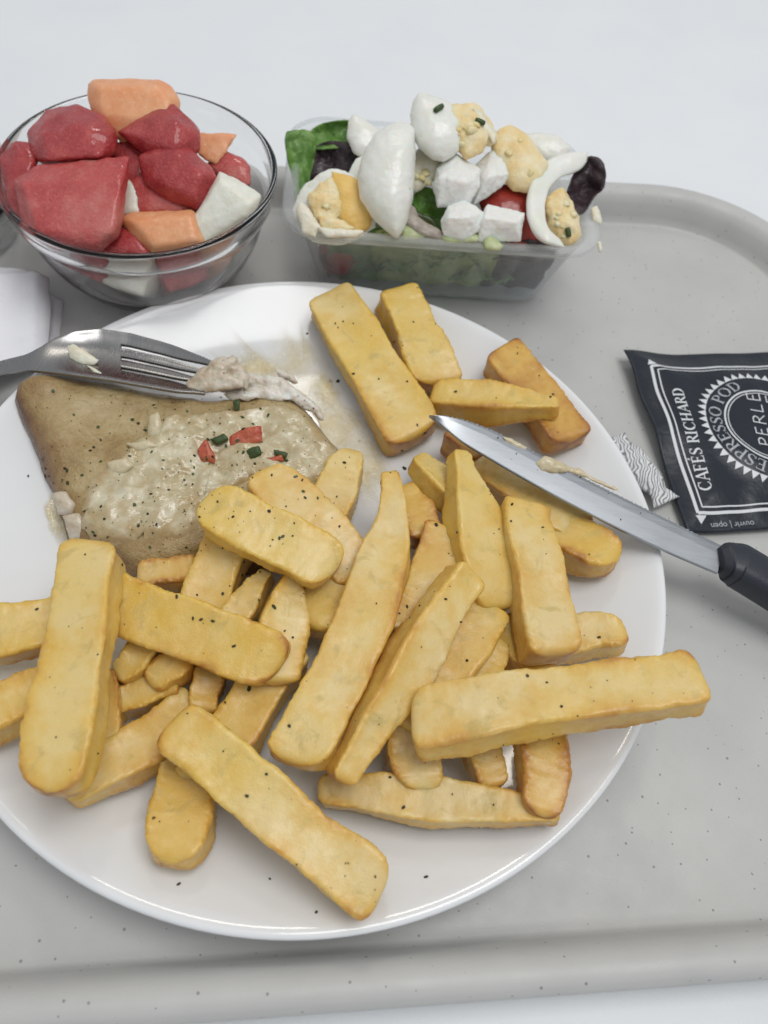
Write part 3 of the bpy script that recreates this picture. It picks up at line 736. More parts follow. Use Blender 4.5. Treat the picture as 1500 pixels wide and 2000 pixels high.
def psurf(u, v):
    e = min(u, PW-u, v, PH-v); inn = sstep(0, .02, e)
    z = .0035 + .0045*inn + .0018*sstep(.036, .020, math.hypot(u-SU, v-SV))
    z += .0011*N3((u, v, 0), 42, 5)*inn + .0006*N3((u, v*.5, 0), 110, 9)*sstep(0, .008, e) + .0009*N3((u, v, 0), 20, 3)
    z += .0035*sstep(.03, 0, u)*sstep(.09, .03, v) + .0008*math.sin(v*160+u*60)*sstep(.02, 0, u)
    return z
def pw(u, v, off=0):
    # film edge is not quite straight
    du = .0008*N3((0, v, 0), 45, 2); dv = .0008*N3((u, 0, 0), 45, 6)
    p = PK0+PKu*(u+du)+PKv*(v+dv); return Vector((p.x, p.y, psurf(u, v)+off))
def packet():
    n, k = 72, 64; V, F = [], []
    for i in range(n+1):
        for j in range(k+1): V.append(pw(PW*i/n, PH*j/k))
    m1 = k+1; k0 = len(V)
    for i in range(n+1):
        for j in range(k+1):
            e = sstep(0, .02, min(PW*i/n, PW-PW*i/n, PH*j/k, PH-PH*j/k)); v = V[i*m1+j]
            V.append(Vector((v.x, v.y, max(.0003, v.z-.0004-.006*e))))
    for i in range(n):
        for j in range(k):
            a = i*m1+j; F.append((a, a+1, a+m1+1, a+m1)); F.append((k0+a, k0+a+m1, k0+a+m1+1, k0+a+1))
    for i in range(n):
        a = i*m1; F.append((a, a+m1, k0+a+m1, k0+a)); a += k; F.append((a, k0+a, k0+a+m1, a+m1))
    for j in range(k):
        a = j; F.append((a, k0+a, k0+a+1, a+1)); a = n*m1+j; F.append((a, a+1, k0+a+1, k0+a))
    F = [f[::-1] for f in F]
    o = obj('coffee_pod_packet', V, F, packet_m)
    tag(o, 'shiny black foil coffee pod packet with white lettering at right', 'packet'); return o
PK = packet()
class Ink:
    def __init__(s): s.V, s.F, s.k = [], [], 0
    def strip(s, pts, width, closed=False):
        """pts in packet u,v; width number or (w0,w1)"""
        s.k += 1; off = .00018+.000012*(s.k % 9)
        dense = []; q = pts+[pts[0]] if closed else pts
        for a, b in zip(q, q[1:]):
            L = math.hypot(b[0]-a[0], b[1]-a[1]); c_ = max(1, int(L/.0012))
            for i in range(c_): dense.append((lerp(a[0], b[0], i/c_), lerp(a[1], b[1], i/c_)))
        if not closed: dense.append(q[-1])
        n = len(dense); b0 = len(s.V)
        for i, p in enumerate(dense):
            a, b = (dense[(i-1) % n], dense[(i+1) % n]) if closed else (dense[max(0, i-1)], dense[min(n-1, i+1)])
            tx, ty = b[0]-a[0], b[1]-a[1]; L = math.hypot(tx, ty) or 1; nx_, ny = -ty/L, tx/L
            wd = width if isinstance(width, float) else lerp(width[0], width[1], i/max(1, n-1))
            for sg in (-.5, 0, .5): s.V.append(pw(p[0]+nx_*wd*sg, p[1]+ny*wd*sg, off))
        for i in range(n if closed else n-1):
            a = b0+3*i; b = b0+3*((i+1) % n)
            s.F += [(a, a+1, b+1, b), (a+1, a+2, b+2, b+1)]
    def tri(s, a, b, c_):
        s.k += 1; b0 = len(s.V); g = 5; idx = {}
        for i in range(g+1):
            for j in range(g+1-i):
                l1, l2 = i/g, j/g; l0 = 1-l1-l2
                idx[i, j] = len(s.V); s.V.append(pw(a[0]*l0+b[0]*l1+c_[0]*l2, a[1]*l0+b[1]*l1+c_[1]*l2, .0002))
        for i in range(g):
            for j in range(g-i):
                s.F.append((idx[i, j], idx[i+1, j], idx[i, j+1]))
                if i+j < g-1: s.F.append((idx[i+1, j], idx[i+1, j+1], idx[i, j+1]))
    def done(s, name, mat=print_m): return obj(name, s.V, s.F, mat, PK, smooth=False)
def arc(cx, cy, rx, ry, a0, a1, n=14): return [(cx+rx*math.cos(math.radians(lerp(a0, a1, i/n))), cy+ry*math.sin(math.radians(lerp(a0, a1, i/n)))) for i in range(n+1)]
def glyph(ch, serif=True):
    """strokes in a box of height 1: (points, thickness); returns strokes, advance"""
    K, T = (.17, .075) if serif else (.085, .085)
    S = []
    def stem(x): 
        S.append(([(x, 0), (x, 1)], K))
        if serif: S.append(([(x-.16, .03), (x+.16, .03)], .06)); S.append(([(x-.16, .97), (x+.16, .97)], .06))
    if ch == 'I': stem(.2); return S, .46
    if ch == 'H': stem(.2); stem(.78); S.append(([(.2, .5), (.78, .5)], T)); return S, 1.02
    if ch in 'EFL\u00c9':
        stem(.2)
        if ch != 'L': S.append(([(.2, .965), (.64, .965)], T)); S.append(([(.2, .52), (.54, .52)], T))
        if ch != 'F': S.append(([(.2, .035), (.68, .035)], T))
        if serif:
            if ch != 'L': S.append(([(.64, .99), (.64, .80)], .06)); S.append(([(.54, .62), (.54, .42)], .05))
            if ch != 'F': S.append(([(.68, .01), (.68, .22)], .06))
        if ch == '\u00c9': S.append(([(.36, 1.10), (.52, 1.28)], (.06, .13)))
        return S, .80
    if ch in 'PR':
        stem(.2); S.append(([(.2, .965), (.40, .965)]+arc(.40, .735, .24, .23, 90, -90, 10)[1:]+[(.2, .505)], T))
        S.append((arc(.44, .735, .19, .17, 60, -60, 8), K*.9))
        if ch == 'R': S.append(([(.40, .5), (.78, .02)], K*.85)); 
        if ch == 'R' and serif: S.append(([(.68, .03), (.90, .03)], .06))
        return S, (.86 if ch == 'R' else .76)
    if ch == 'D':
        stem(.2); S.append(([(.2, .965), (.42, .965)]+arc(.42, .5, .42, .465, 90, -90, 16)[1:]+[(.2, .035)], T))
        S.append((arc(.44, .5, .36, .40, 62, -62, 12), K)); return S, .98
    if ch == 'O':
        S.append((arc(.5, .5, .42, .47, 0, 360, 30), T)); 
        for a in (0, 180): S.append((arc(.5, .5, .38, .44, a-55, a+55, 12), K))
        return S, 1.04
    if ch == 'C':
        S.append((arc(.52, .5, .44, .47, 48, 312, 24), T)); S.append((arc(.52, .5, .40, .44, 118, 242, 14), K))
        if serif: S.append(([(.82, .99), (.82, .70)], .06)); S.append(([(.82, .26), (.82, .08)], .05))
        return S, .98
    if ch == 'S':
        p = resample([(.60, .80), (.50, .94), (.33, .965), (.17, .86), (.18, .68), (.36, .54), (.56, .40), (.62, .22), (.48, .05), (.28, .035), (.12, .20)], 26, False)
        S.append((p, T)); S.append((p[8:19], K))
        if serif: S.append(([(.62, .98), (.62, .74)], .05)); S.append(([(.10, .02), (.10, .28)], .05))
        return S, .76
    if ch == 'A':
        S.append(([(.08, 0), (.46, 1)], T)); S.append(([(.46, 1), (.84, 0)], K)); S.append(([(.22, .34), (.68, .34)], T))
        if serif: S.append(([(-.04, .03), (.22, .03)], .06)); S.append(([(.68, .03), (.98, .03)], .06))
        return S, .94
    return S, .42
def text_line(ink, s, a, b, cap, serif=True, ll=1.0):
    """letters from a to b along the baseline; their tops point to the left of the reading direction"""
    gl = [glyph(c_, serif) for c_ in s]; tot = sum(g[1] for g in gl)
    dx, dy = b[0]-a[0], b[1]-a[1]; L = math.hypot(dx, dy); dx, dy = dx/L, dy/L
    ux, uy = dy, -dx                                   # u right, v down: up of the letters
    kx = L/tot; x = 0
    for st, adv in gl:
        for pts, t in st:
            q = [(a[0]+dx*(x+p[0])*kx+ux*p[1]*cap, a[1]+dy*(x+p[0])*kx+uy*p[1]*cap) for p in pts]
            t2 = tuple(i*cap for i in t) if isinstance(t, tuple) else float(t*cap)
            ink.strip(q, t2)
        x += adv
def text_arc(ink, s, cu, cv, r, cap, a0, a1, serif=True):
    """baseline circle radius r, angles in degrees measured clockwise on the packet, tops outward"""
    gl = [glyph(c_, serif) for c_ in s]; tot = sum(g[1] for g in gl); x = 0
    for st, adv in gl:
        for pts, t in st:
            q = []
            for p in pts:
                an = math.radians(lerp(a0, a1, (x+p[0])/tot)); rr = r+p[1]*cap; q.append((cu+rr*math.cos(an), cv+rr*math.sin(an)))
            t2 = tuple(i*cap for i in t) if isinstance(t, tuple) else float(t*cap)
            ink.strip(q, t2)
        x += adv
def prints():
    i1 = Ink()
    def bpt(px, py): return ploc(px, py)
    tl, bl = bpt(1274, 708), bpt(1377, 986)
    # outer and inner rules of the double border (mirrored to the hidden right side)
    for ins, wd in ((0, .0013), (.0024, .0006)):
        u0, v0, u1, v1 = tl[0]+ins, tl[1]+ins, PW-tl[0]-ins, bl[1]-ins
        ub = bl[0]+ins
        i1.strip([(u0, v0), (u1, v0)], wd); i1.strip([(u1, v0), (u1, v1)], wd); i1.strip([(u1, v1), (ub, v1)], wd); i1.strip([(ub, v1), (lerp(ub, u0, .5)-.0006, lerp(v1, v0, .5)), (u0, v0)], wd)
    for (u, v) in (tl, bl):
        sg = -1 if v < PH/2 else 1
        i1.tri((u-.0012, v+sg*.0010), (u+.0036, v+sg*.0010), (u+.0004, v+sg*.0046))
    i1.done('printed_border')
    i2 = Ink(); text_line(i2, 'CAF\u00c9S RICHARD', ploc(1400, 946), ploc(1337, 752), .0052); i2.done('lettering')
    i3 = Ink(); N_ = 48; R0 = math.hypot(ploc(1386, 821)[0]-SU, ploc(1386, 821)[1]-SV); R0 = min(R0, SR*.93)
    for k in range(N_):
        a = 2*math.pi*k/N_; b = 2*math.pi*(k+1)/N_; c_ = (a+b)/2
        i3.tri((SU+R0*math.cos(a), SV+R0*math.sin(a)), (SU+R0*math.cos(b), SV+R0*math.sin(b)), (SU+SR*math.cos(c_), SV+SR*math.sin(c_)))
    R1 = math.hypot(ploc(1421, 821)[0]-SU, ploc(1421, 821)[1]-SV)
    i3.strip(arc(SU, SV, R1, R1, 0, 360, 60)[:-1], .0008, True); i3.strip(arc(SU, SV, R1-.0014, R1-.0014, 0, 360, 60)[:-1], .0004, True)
    i3.done('printed_seal')
    def ang(px, py): p = ploc(px, py); return math.degrees(math.atan2(p[1]-SV, p[0]-SU)) % 360
    i4 = Ink(); text_arc(i4, 'ESPRESSO POD', SU, SV, R1+.0016, (R0-R1)-.0030, ang(1500, 905), ang(1446, 746)); i4.done('lettering', print_grey_m)
    i5 = Ink(); a, b = ploc(1513, 874), ploc(1485, 764); text_line(i5, 'PERLE', a, b, .0062, False)
    dx, dy = b[0]-a[0], b[1]-a[1]; L = math.hypot(dx, dy); ox, oy = -dy/L*.0088, dx/L*.0088
    text_line(i5, 'E', (lerp(a[0], b[0], .79)+ox, lerp(a[1], b[1], .79)+oy), (b[0]+ox, b[1]+oy), .0062, False)
    i5.done('lettering')
    # tiny "ouvrir | open" upside down on the lower seal
    fc = bpy.data.curves.new('t', 'FONT'); fc.body = 'ouvrir | open'; fc.size = .0036; fc.align_x = 'CENTER'
    fo = bpy.data.objects.new('t', fc); C.objects.link(fo); V, F = evaluated(fo); bpy.data.objects.remove(fo)
    cu, cv = ploc(1447, 1000)
    obj('lettering', [pw(cu-v.x, cv+v.y, .0002) for v in V], F, print_grey_m, PK, smooth=False)
prints()

# ---------------------------------------------------------------- striped paper wrapper
def wrapper():
    ma = M('striped_paper', (.8, .8, .8), .5, .4); co = coords(ma)
    wv = nd(ma, 'ShaderNodeTexWave', wave_type='BANDS'); wv.inputs['Scale'].default_value = 210; wv.inputs['Distortion'].default_value = 14; wv.inputs['Detail'].default_value = 1; wv.inputs['Detail Scale'].default_value = .8
    ln(ma, co, wv.inputs['Vector'])
    setcol(ma, ramp(ma, wv.outputs['Fac'], [(.18, (.22, .225, .23)), (.42, (.72, .725, .73))])); bump(ma, nz(ma, 300, 3), .0006)
    a, b = P(1200, 850, .006), P(1303, 980, .005); n, k = 40, 30; V, F = [], []
    t = (b-a).normalized(); sd = t.cross(Vector((0, 0, 1))).normalized()
    for i in range(n+1):
        u = i/n; wdt = interp([(0, .0062), (.12, .0045), (.25, .0062), (.7, .0064), (.84, .0036), (1, .0066)], u); ht = interp([(0, .0006), (.12, .0018), (.3, .0036), (.65, .0036), (.84, .0018), (1, .0006)], u)
        for j in range(k):
            an = 2*math.pi*j/k; x, y = math.cos(an), math.sin(an)
            pl = 1+.10*math.sin(an*7+u*9)*(1 if u < .2 or u > .76 else .35)
            c_ = a.lerp(b, u); c_.z = .0045+.0012*N3((u*3, 0, 0), 1, 2)
            V.append(c_+sd*x*wdt*pl+Vector((0, 0, y*ht*pl))+Vector((0, 0, 1))*.0008*N3((x, y, u*6), 1.6, 4))
    for i in range(n):
        for j in range(k): F.append((i*k+j, i*k+(j+1) % k, (i+1)*k+(j+1) % k, (i+1)*k+j))
    F.append(tuple(range(k-1, -1, -1))); F.append(tuple(range(n*k, (n+1)*k)))
    tag(obj('candy_wrapper', V, F, ma), 'small paper wrapper with black and white wavy stripes, half under plate', 'wrapper')
wrapper()

# ---------------------------------------------------------------- napkin
def napkin():
    root = empty('paper_napkin', P(20, 640, .001)); tag(root, 'folded white paper napkin beside the plate, under the fork handle', 'napkin')
    def sheet(name, quad, z0, z1, seed, lift=0, thick=.0011):
        """quad: px corners tl,tr,br,bl"""
        n = 34; V, F = [], []
        for i in range(n+1):
            for j in range(n+1):
                u, v = i/n, j/n
                x = lerp(lerp(quad[0][0], quad[1][0], u), lerp(quad[3][0], quad[2][0], u), v); y = lerp(lerp(quad[0][1], quad[1][1], u), lerp(quad[3][1], quad[2][1], u), v)
                z = lerp(z0, z1, v); p = P(x, y, z)
                zz = z+.0011*N3((u, v, 0), 3.5, seed)+.0006*N3((u, v, 0), 9, seed)+lift*sstep(.25, 0, v)*math.sin(u*3.0)
                zz -= .004*sstep(.93, 1, u)
                V.append(Vector((p.x+.0008*N3((v, 0, 0), 4, seed)*(u > .95), p.y+.0008*N3((u, 0, 0), 4, seed), max(.0008, zz))))
        m1 = n+1; k0 = len(V); V += [v-Vector((0, 0, thick)) for v in V]
        for i in range(n):
            for j in range(n):
                a = i*m1+j; F.append((a, a+1, a+m1+1, a+m1)[::-1]); F.append((k0+a, k0+a+1, k0+a+m1+1, k0+a+m1))
            for a in (i*m1, i*m1+n): F.append((a, a+m1, k0+a+m1, k0+a))
            for a in (i, n*m1+i): F.append((a, a+1, k0+a+1, k0+a))
        obj(name, V, F, napkin_m, root)
    sheet('folded_layer', [(-240,560),(121,576),(108,668),(-240,810)], .0042, .0042, 3)
    sheet('folded_layer', [(-240,528),(66,524),(70,640),(-240,740)], .0075, .0065, 5, .001)
    sheet('folded_layer', [(-240,548),(93,529),(90,690),(-240,830)], .0135, .0125, 8, .0015)
napkin()

# ---------------------------------------------------------------- glass bowl
BX, BY = -.1022, .1383
def bowl():
    out = [(.0001, .0010), (.020, .0010), (.0285, .0014), (.0318, .0026), (.0358, .0060), (.0415, .0125), (.0464, .0205), (.0503, .0300), (.0526, .0390), (.0538, .0432), (.0556, .0440), (.0562, .0455), (.0570, .0500), (.0577, .0540), (.0577, .0549), (.0570, .0555)]
    inn = [(.0558, .0555), (.0551, .0549), (.0546, .0515), (.0538, .0460), (.0520, .0435), (.0508, .0395), (.0484, .0305), (.0444, .0210), (.0396, .0137), (.0340, .0080), (.026, .0053), (.012, .0046), (.0001, .0045)]
    V, F = lathe(out+inn, BX, BY, 128)
    tag(obj('glass_bowl', V, F, glass_m), 'clear glass bowl filled with melon and watermelon chunks', 'bowl')
bowl()
G = 'cut fruit in the glass bowl'
def fruit(name, out, z, mat, label, cat, d=.02, seed=0, **kw):
    ch = dict(out=out, z=z, d=d); 
    for k in ('ridge', 'bulge', 'back', 'tilt'):
        if k in kw: ch[k] = kw.pop(k)
    o = chunk(name, [ch], mat, vox=.0013, seed=seed, **kw); tag(o, label, cat, G); return o
fruit('watermelon_chunk', [(31,352),(72,326),(160,316),(248,308),(247,350),(240,420),(230,462),(190,491),(110,486),(56,464),(38,400)], .053, melon_pink_m, 'largest pale red watermelon chunk at the front left of bowl', 'watermelon', .018, 1,
      ridge=[(44,362,.006),(150,352,.007),(238,350,.006),(222,452,.008),(180,478,.006),(75,452,.008)], back=.75, amp=.0004, sm=1)
fruit('watermelon_chunk', [(56,262),(92,213),(150,208),(198,226),(223,252),(224,292),(200,316),(88,320),(60,302)], .063, melon_red_m, 'dark red watermelon chunk behind the largest one, left of cantaloupe', 'watermelon', .02, 2,
      ridge=[(86,258,.007),(150,248,.009),(214,262,.006),(92,312,.009),(196,306,.009)], amp=.0009, fr=120, sm=1)
fruit('watermelon_chunk', [(238,258),(268,232),(300,216),(322,206),(340,206),(365,230),(388,255),(388,290),(365,318),(310,314),(270,290)], .066, melon_red_m, 'rounded red watermelon chunk heaped in front of the tall cantaloupe', 'watermelon', .018, 3, ridge=[(262,262,.004),(300,240,.006),(345,240,.007),(340,290,.008),(372,280,.005)], amp=.0012, fr=130, sm=2)
fruit('watermelon_chunk', [(276,305),(320,282),(372,290),(410,330),(420,350),(405,378),(385,404),(330,390),(285,355)], .0585, melon_red_m, 'glossy red watermelon chunk just behind the honeydew cube', 'watermelon', .018, 4, ridge=[(300,312,.005),(345,300,.008),(392,340,.008),(380,385,.006),(320,360,.007)], amp=.0010, fr=120, sm=2)
fruit('watermelon_chunk', [(0,315),(28,282),(55,285),(72,312),(50,340),(38,400),(48,430),(10,395)], .052, melon_red_m, 'dark watermelon chunk against the left wall of the bowl', 'watermelon', .015, 5, bulge=.004, amp=.0008)
fruit('watermelon_chunk', [(256,362),(285,348),(335,385),(372,405),(355,418),(272,414)], .050, melon_pink_m, 'flat red watermelon piece above the front cantaloupe slice', 'watermelon', .012, 6, bulge=.003)
fruit('watermelon_chunk', [(195,478),(238,446),(270,462),(292,486),(285,499),(205,497)], .0425, melon_red_m, 'small watermelon piece low at the front wall of the bowl', 'watermelon', .012, 7, bulge=.003, back=.7)
fruit('watermelon_chunk', [(412,322),(438,299),(470,312),(484,328),(482,358),(440,352)], .050, melon_pink_m, 'small watermelon piece behind the honeydew cube', 'watermelon', .012, 8, bulge=.002)
fruit('watermelon_chunk', [(215,300),(250,275),(290,310),(285,350),(255,365),(225,340)], .053, melon_red_m, 'shaded watermelon piece in the middle of the bowl', 'watermelon', .014, 9, bulge=.003)
fruit('cantaloupe_chunk', [(174,192),(177,166),(186,157),(250,156),(310,158),(332,170),(348,196),(347,240),(310,264),(240,276),(192,235)], .068, cantaloupe_m, 'tall orange cantaloupe chunk rising at the back of bowl', 'cantaloupe', .016, 10,
      ridge=[(190,168,.005),(306,168,.005),(328,196,.006),(330,235,.006),(200,225,.005)], amp=.0003, sm=1)
fruit('cantaloupe_chunk', [(384,262),(420,268),(459,264),(440,295),(420,320),(390,300)], .056, cantaloupe_m, 'thin pointed cantaloupe piece at the right back of bowl', 'cantaloupe', .008, 11, sm=2, amp=.0003)
fruit('cantaloupe_chunk', [(232,425),(262,416),(376,411),(388,440),(400,476),(350,488),(298,493),(262,462)], .0475, cantaloupe_m, 'bright orange cantaloupe slice at the front of bowl', 'cantaloupe', .014, 12, ridge=[(262,432,.005),(372,424,.005),(384,468,.005),(302,482,.005)], amp=.0003, sm=1)
fruit('honeydew_chunk', [(367,448),(385,418),(430,338),(470,358),(509,381),(500,410),(486,428),(440,452),(396,474)], .054, honeydew_m, 'whitish green honeydew cube at the right front of bowl', 'honeydew', .016, 13, ridge=[(386,440,.003),(430,352,.006),(492,396,.006),(476,420,.004)], amp=.0004, sm=1)
fruit('honeydew_chunk', [(236,415),(240,358),(254,356),(268,385),(268,412)], .0505, honeydew_m, 'sliver of honeydew between the red chunks', 'honeydew', .008, 14, amp=.0003, sm=3)
# lower layer, seen through the glass
LOW = [('watermelon', 'left', 200), ('watermelon', 'left front', 238), ('honeydew', 'front', 275), ('watermelon', 'right front', 312), ('cantaloupe', 'right', 350), ('watermelon', 'rear right', 40), ('watermelon', 'rear', 90), ('watermelon', 'rear left', 140)]
for k, (kind, where, deg) in enumerate(LOW):
    a = math.radians(deg); c0 = Vector((BX+.0265*math.cos(a), BY+.0265*math.sin(a), .0225))
    bm = bmesh.new(); bmesh.ops.create_cube(bm, size=.0205); bmesh.ops.subdivide_edges(bm, edges=bm.edges, cuts=9, use_grid_fill=True)
    R_ = Matrix.Rotation(a+.3*math.sin(k*2.1), 3, 'Z') @ Matrix.Rotation(.75, 3, 'Y')
    for v in bm.verts:
        q = v.co.copy(); v.co = R_ @ (q.lerp(q.normalized()*.0120, .30))+c0; v.co += (v.co-c0).normalized()*.0007*N3(v.co, 150, k)
    V, F = bm_out(bm); bm.free()
    tag(obj(kind+'_chunk', V, F, {'watermelon': melon_red_m, 'honeydew': honeydew_m, 'cantaloupe': cantaloupe_m}[kind]), kind+' chunk low in the bowl at '+where+', seen through the glass', kind, G)

# ---------------------------------------------------------------- drinking glass at the left edge
def tumbler():
    g = P(18, 452, .012); cx, cy = g.x-.031, g.y+.006
    pr = [(.0001, .001), (.024, .001), (.0275, .003), (.0290, .010), (.0315, .040), (.0335, .075), (.0345, .0895), (.0340, .0902), (.0330, .0902), (.0325, .0895), (.0315, .075), (.0295, .040), (.0268, .014), (.020, .0105), (.0001, .0100)]
    V, F = lathe(pr, cx, cy, 80)
    tag(obj('drinking_glass', V, F, glass_m), 'clear drinking glass cut off at the left frame edge behind napkin', 'glass')
tumbler()

# ---------------------------------------------------------------- salad box
SX, SY, SA, SZ = .0236, .1793, math.radians(9.4), .045
def sw(x, y, z): return Vector((SX+x*math.cos(SA)-y*math.sin(SA), SY+x*math.sin(SA)+y*math.cos(SA), z))
def salad_box():
    def rr(hx, hy, r, z, flute=0, n=12, m=40):
        pts = []
        cs = [(hx-r, -hy+r, -90), (hx-r, hy-r, 0), (-hx+r, hy-r, 90), (-hx+r, -hy+r, 180)]
        for i, (cx, cy, a0) in enumerate(cs):
            for k in range(n+1):
                a = math.radians(a0+90*k/n); pts.append((cx+r*math.cos(a), cy+r*math.sin(a), 0, 0))
            nx_ = cs[(i+1) % 4]; p0 = pts[-1]; a = math.radians(a0+90); p1 = (nx_[0]+r*math.cos(a), nx_[1]+r*math.sin(a))
            for k in range(1, m): 
                t = k/m; L = math.hypot(p1[0]-p0[0], p1[1]-p0[1])
                g = max(0, math.sin(2*math.pi*t*round(L/.0135)))**.5*flute
                pts.append((lerp(p0[0], p1[0], t)-math.cos(a)*g, lerp(p0[1], p1[1], t)-math.sin(a)*g, 0, 0))
        return [sw(p[0], p[1], z) for p in pts]
    hx, hy = .0650, .0390
    def wall(t, z, fl): return rr(lerp(.054, hx, t), lerp(.028, hy, t), lerp(.010, .014, t), z, fl)
    loops = [rr(.0705, .0445, .019, SZ-.0022), rr(.0708, .0448, .019, SZ-.0004), rr(.0700, .0440, .0185, SZ+.0003), rr(.0665, .0405, .0155, SZ), rr(.0652, .0392, .0145, SZ-.0006), wall(.97, SZ-.004, 0), wall(.88, SZ-.0075, 0)]
    for k in range(9):
        t = .84-.70*k/8; loops.append(wall(t, .0015+(SZ-.0015)*t, .0022*(1 if 0 < k < 8 else .2)))
    loops += [wall(.05, .0035, 0), rr(.0515, .0255, .009, .0012), rr(.047, .021, .007, .0016)]
    V, F = [], []; n = len(loops[0])
    for L in loops: V += L
    for i in range(len(loops)-1):
        for k in range(n): F.append((i*n+k, i*n+(k+1) % n, (i+1)*n+(k+1) % n, (i+1)*n+k))
    F.append(tuple(range((len(loops)-1)*n, len(loops)*n)))
    o = obj('salad_container', V, F, plastic_m); tag(o, 'cloudy clear plastic salad box with ribbed sides', 'container')
    s = o.modifiers.new('wall_thickness', 'SOLIDIFY'); s.thickness = .0006; s.offset = 0
salad_box()
GS = 'salad ingredients in the plastic box'
def bit(name, hulls, mat, label, cat, parent=None, **kw):
    kw.setdefault('vox', .0010); kw['hit'] = True; o = chunk(name, hulls, mat, parent, **kw)
    if parent is None: tag(o, label, cat, GS)
    return o
# leaves: wavy sheets with a real thickness
def leaf(out, z, mat, label, seed, amp=.004, tilt=0, th=.0006, dish=.004):
    poly = resample(out, 72); cx = sum(p[0] for p in poly)/72; cy = sum(p[1] for p in poly)/72; dep = depth(P(cx, cy, z)); V, F = [], []
    R_ = 14; V.append(D(cx, cy, dep+dish))
    for i in range(1, R_+1):
        r = i/R_
        for k, (x, y) in enumerate(poly):
            q = 1+.05*r*math.sin(k*1.3+seed)*N3((k*.2, seed, 0), 1)
            xx, yy = lerp(cx, x, r*q), lerp(cy, y, r*q)
            dd = dep+dish*(1-r*r)+(cy-yy)*tilt*1e-5+amp*N3((xx*.02, yy*.02, seed), 1)+amp*.6*r*N3((xx*.05, yy*.05, seed*2), 1)
            V.append(D(xx, yy, dd))
    n = 72
    for k in range(n): F.append((0, 1+(k+1) % n, 1+k))
    for i in range(R_-1):
        for k in range(n):
            a = 1+i*n+k; b = 1+i*n+(k+1) % n; F.append((a, b, b+n, a+n))
    o = obj('lettuce_leaf', V, F, mat); tag(o, label, 'lettuce', GS)
    s = o.modifiers.new('leaf_thickness', 'SOLIDIFY'); s.thickness = th; s.offset = 0
    return o
leaf([(558,262),(585,254),(612,262),(615,300),(605,345),(600,380),(578,392),(572,350),(562,310)], .047, leaf_m, 'green lettuce leaf at far left corner of the salad box', 1)
leaf([(600,268),(620,245),(660,236),(690,238),(700,262),(690,285),(650,290),(612,290)], .050, leaf_m, 'curly green lettuce leaf along the left back rim of salad box', 2)
leaf([(606,300),(640,276),(690,284),(712,320),(690,350),(650,372),(610,372),(600,340)], .043, leafd_m, 'dark purple leaf below the green lettuce at left', 3)
leaf([(806,385),(830,366),(862,378),(880,405),(860,424),(825,418),(808,402)], .046, leaf_m, 'small green leaf between the egg wedge and cheese cubes', 4)
leaf([(1106,388),(1118,345),(1140,312),(1160,305),(1180,322),(1181,362),(1160,386),(1138,418),(1118,408)], .053, leafd_m, 'shiny dark purple leaf sticking up at right end of salad box', 5, amp=.006)
# leaves inside, seen through the cloudy wall
for k in range(10):
    x = -.045+.010*k; V, F = [], []; n = 14; sd = 20+k
    for i in range(n+1):
        for j in range(n+1):
            u, v = i/n-.5, j/n-.5; rr_ = .5*math.hypot(u, v)*2
            lx, ly = x+u*.034, -.012+.006*math.sin(k*2.3)+v*.036
            z = .020+.008*math.sin(k*1.7)+.010*N3((u*3, v*3, sd), 1)+.006*N3((u*8, v*8, sd), 1)
            lx = max(-.053, min(.053, lx)); ly = max(-.029, min(.029, ly)); V.append(sw(lx, ly, max(.006, z)))
    for i in range(n):
        for j in range(n):
            if math.hypot((i+.5)/n-.5, (j+.5)/n-.5) < .52+.05*N3((i, j, k), .7): F.append((i*(n+1)+j, i*(n+1)+j+1, (i+1)*(n+1)+j+1, (i+1)*(n+1)+j))
    o = obj('lettuce_leaf', V, F, leafd_m if k in (8, 9, 0) else leaf_m)
    tag(o, 'lettuce leaf inside the salad box, blurred behind the cloudy wall', 'lettuce', 'lettuce under the toppings')
    s = o.modifiers.new('leaf_thickness', 'SOLIDIFY'); s.thickness = .0007
lime_m = leafmat('pale_lettuce_heart', [(.3, (.22, .30, .07)), (.55, (.38, .46, .16)), (.8, (.52, .58, .28))])
for k, (xa, xb, mt, lb) in enumerate(((-.050, -.026, leaf_m, 'green leaf pressed against left part of the box front wall'), (-.030, .002, lime_m, 'pale green leaf pressed against the box front wall left of middle'), (-.004, .028, lime_m, 'pale green leaf pressed against the box front wall right of middle'), (.024, .054, leafd_m, 'purple leaf pressed against right part of the box front wall'))):
    V, F = [], []; n = 18
    for i in range(n+1):
        for j in range(n+1):
            u, v = i/n, j/n; z = lerp(.006, .040, v)+.003*N3((u*4, k, 0), 1)*(v > .5); x = lerp(xa, xb, u)+.003*N3((v*4, k, 1), 1)
            x = max(-lerp(.051, .061, z/SZ), min(lerp(.051, .061, z/SZ), x))
            V.append(sw(x, -lerp(.028, .039, z/SZ)+.0062+.0004*k+.0020*N3((u*5, v*5, k*3), 1), z))
    for i in range(n):
        for j in range(n): F.append((i*(n+1)+j, i*(n+1)+j+1, (i+1)*(n+1)+j+1, (i+1)*(n+1)+j))
    o = obj('lettuce_leaf', V, F, mt); tag(o, lb, 'lettuce', GS)
    md = o.modifiers.new('leaf_thickness', 'SOLIDIFY'); md.thickness = .0006
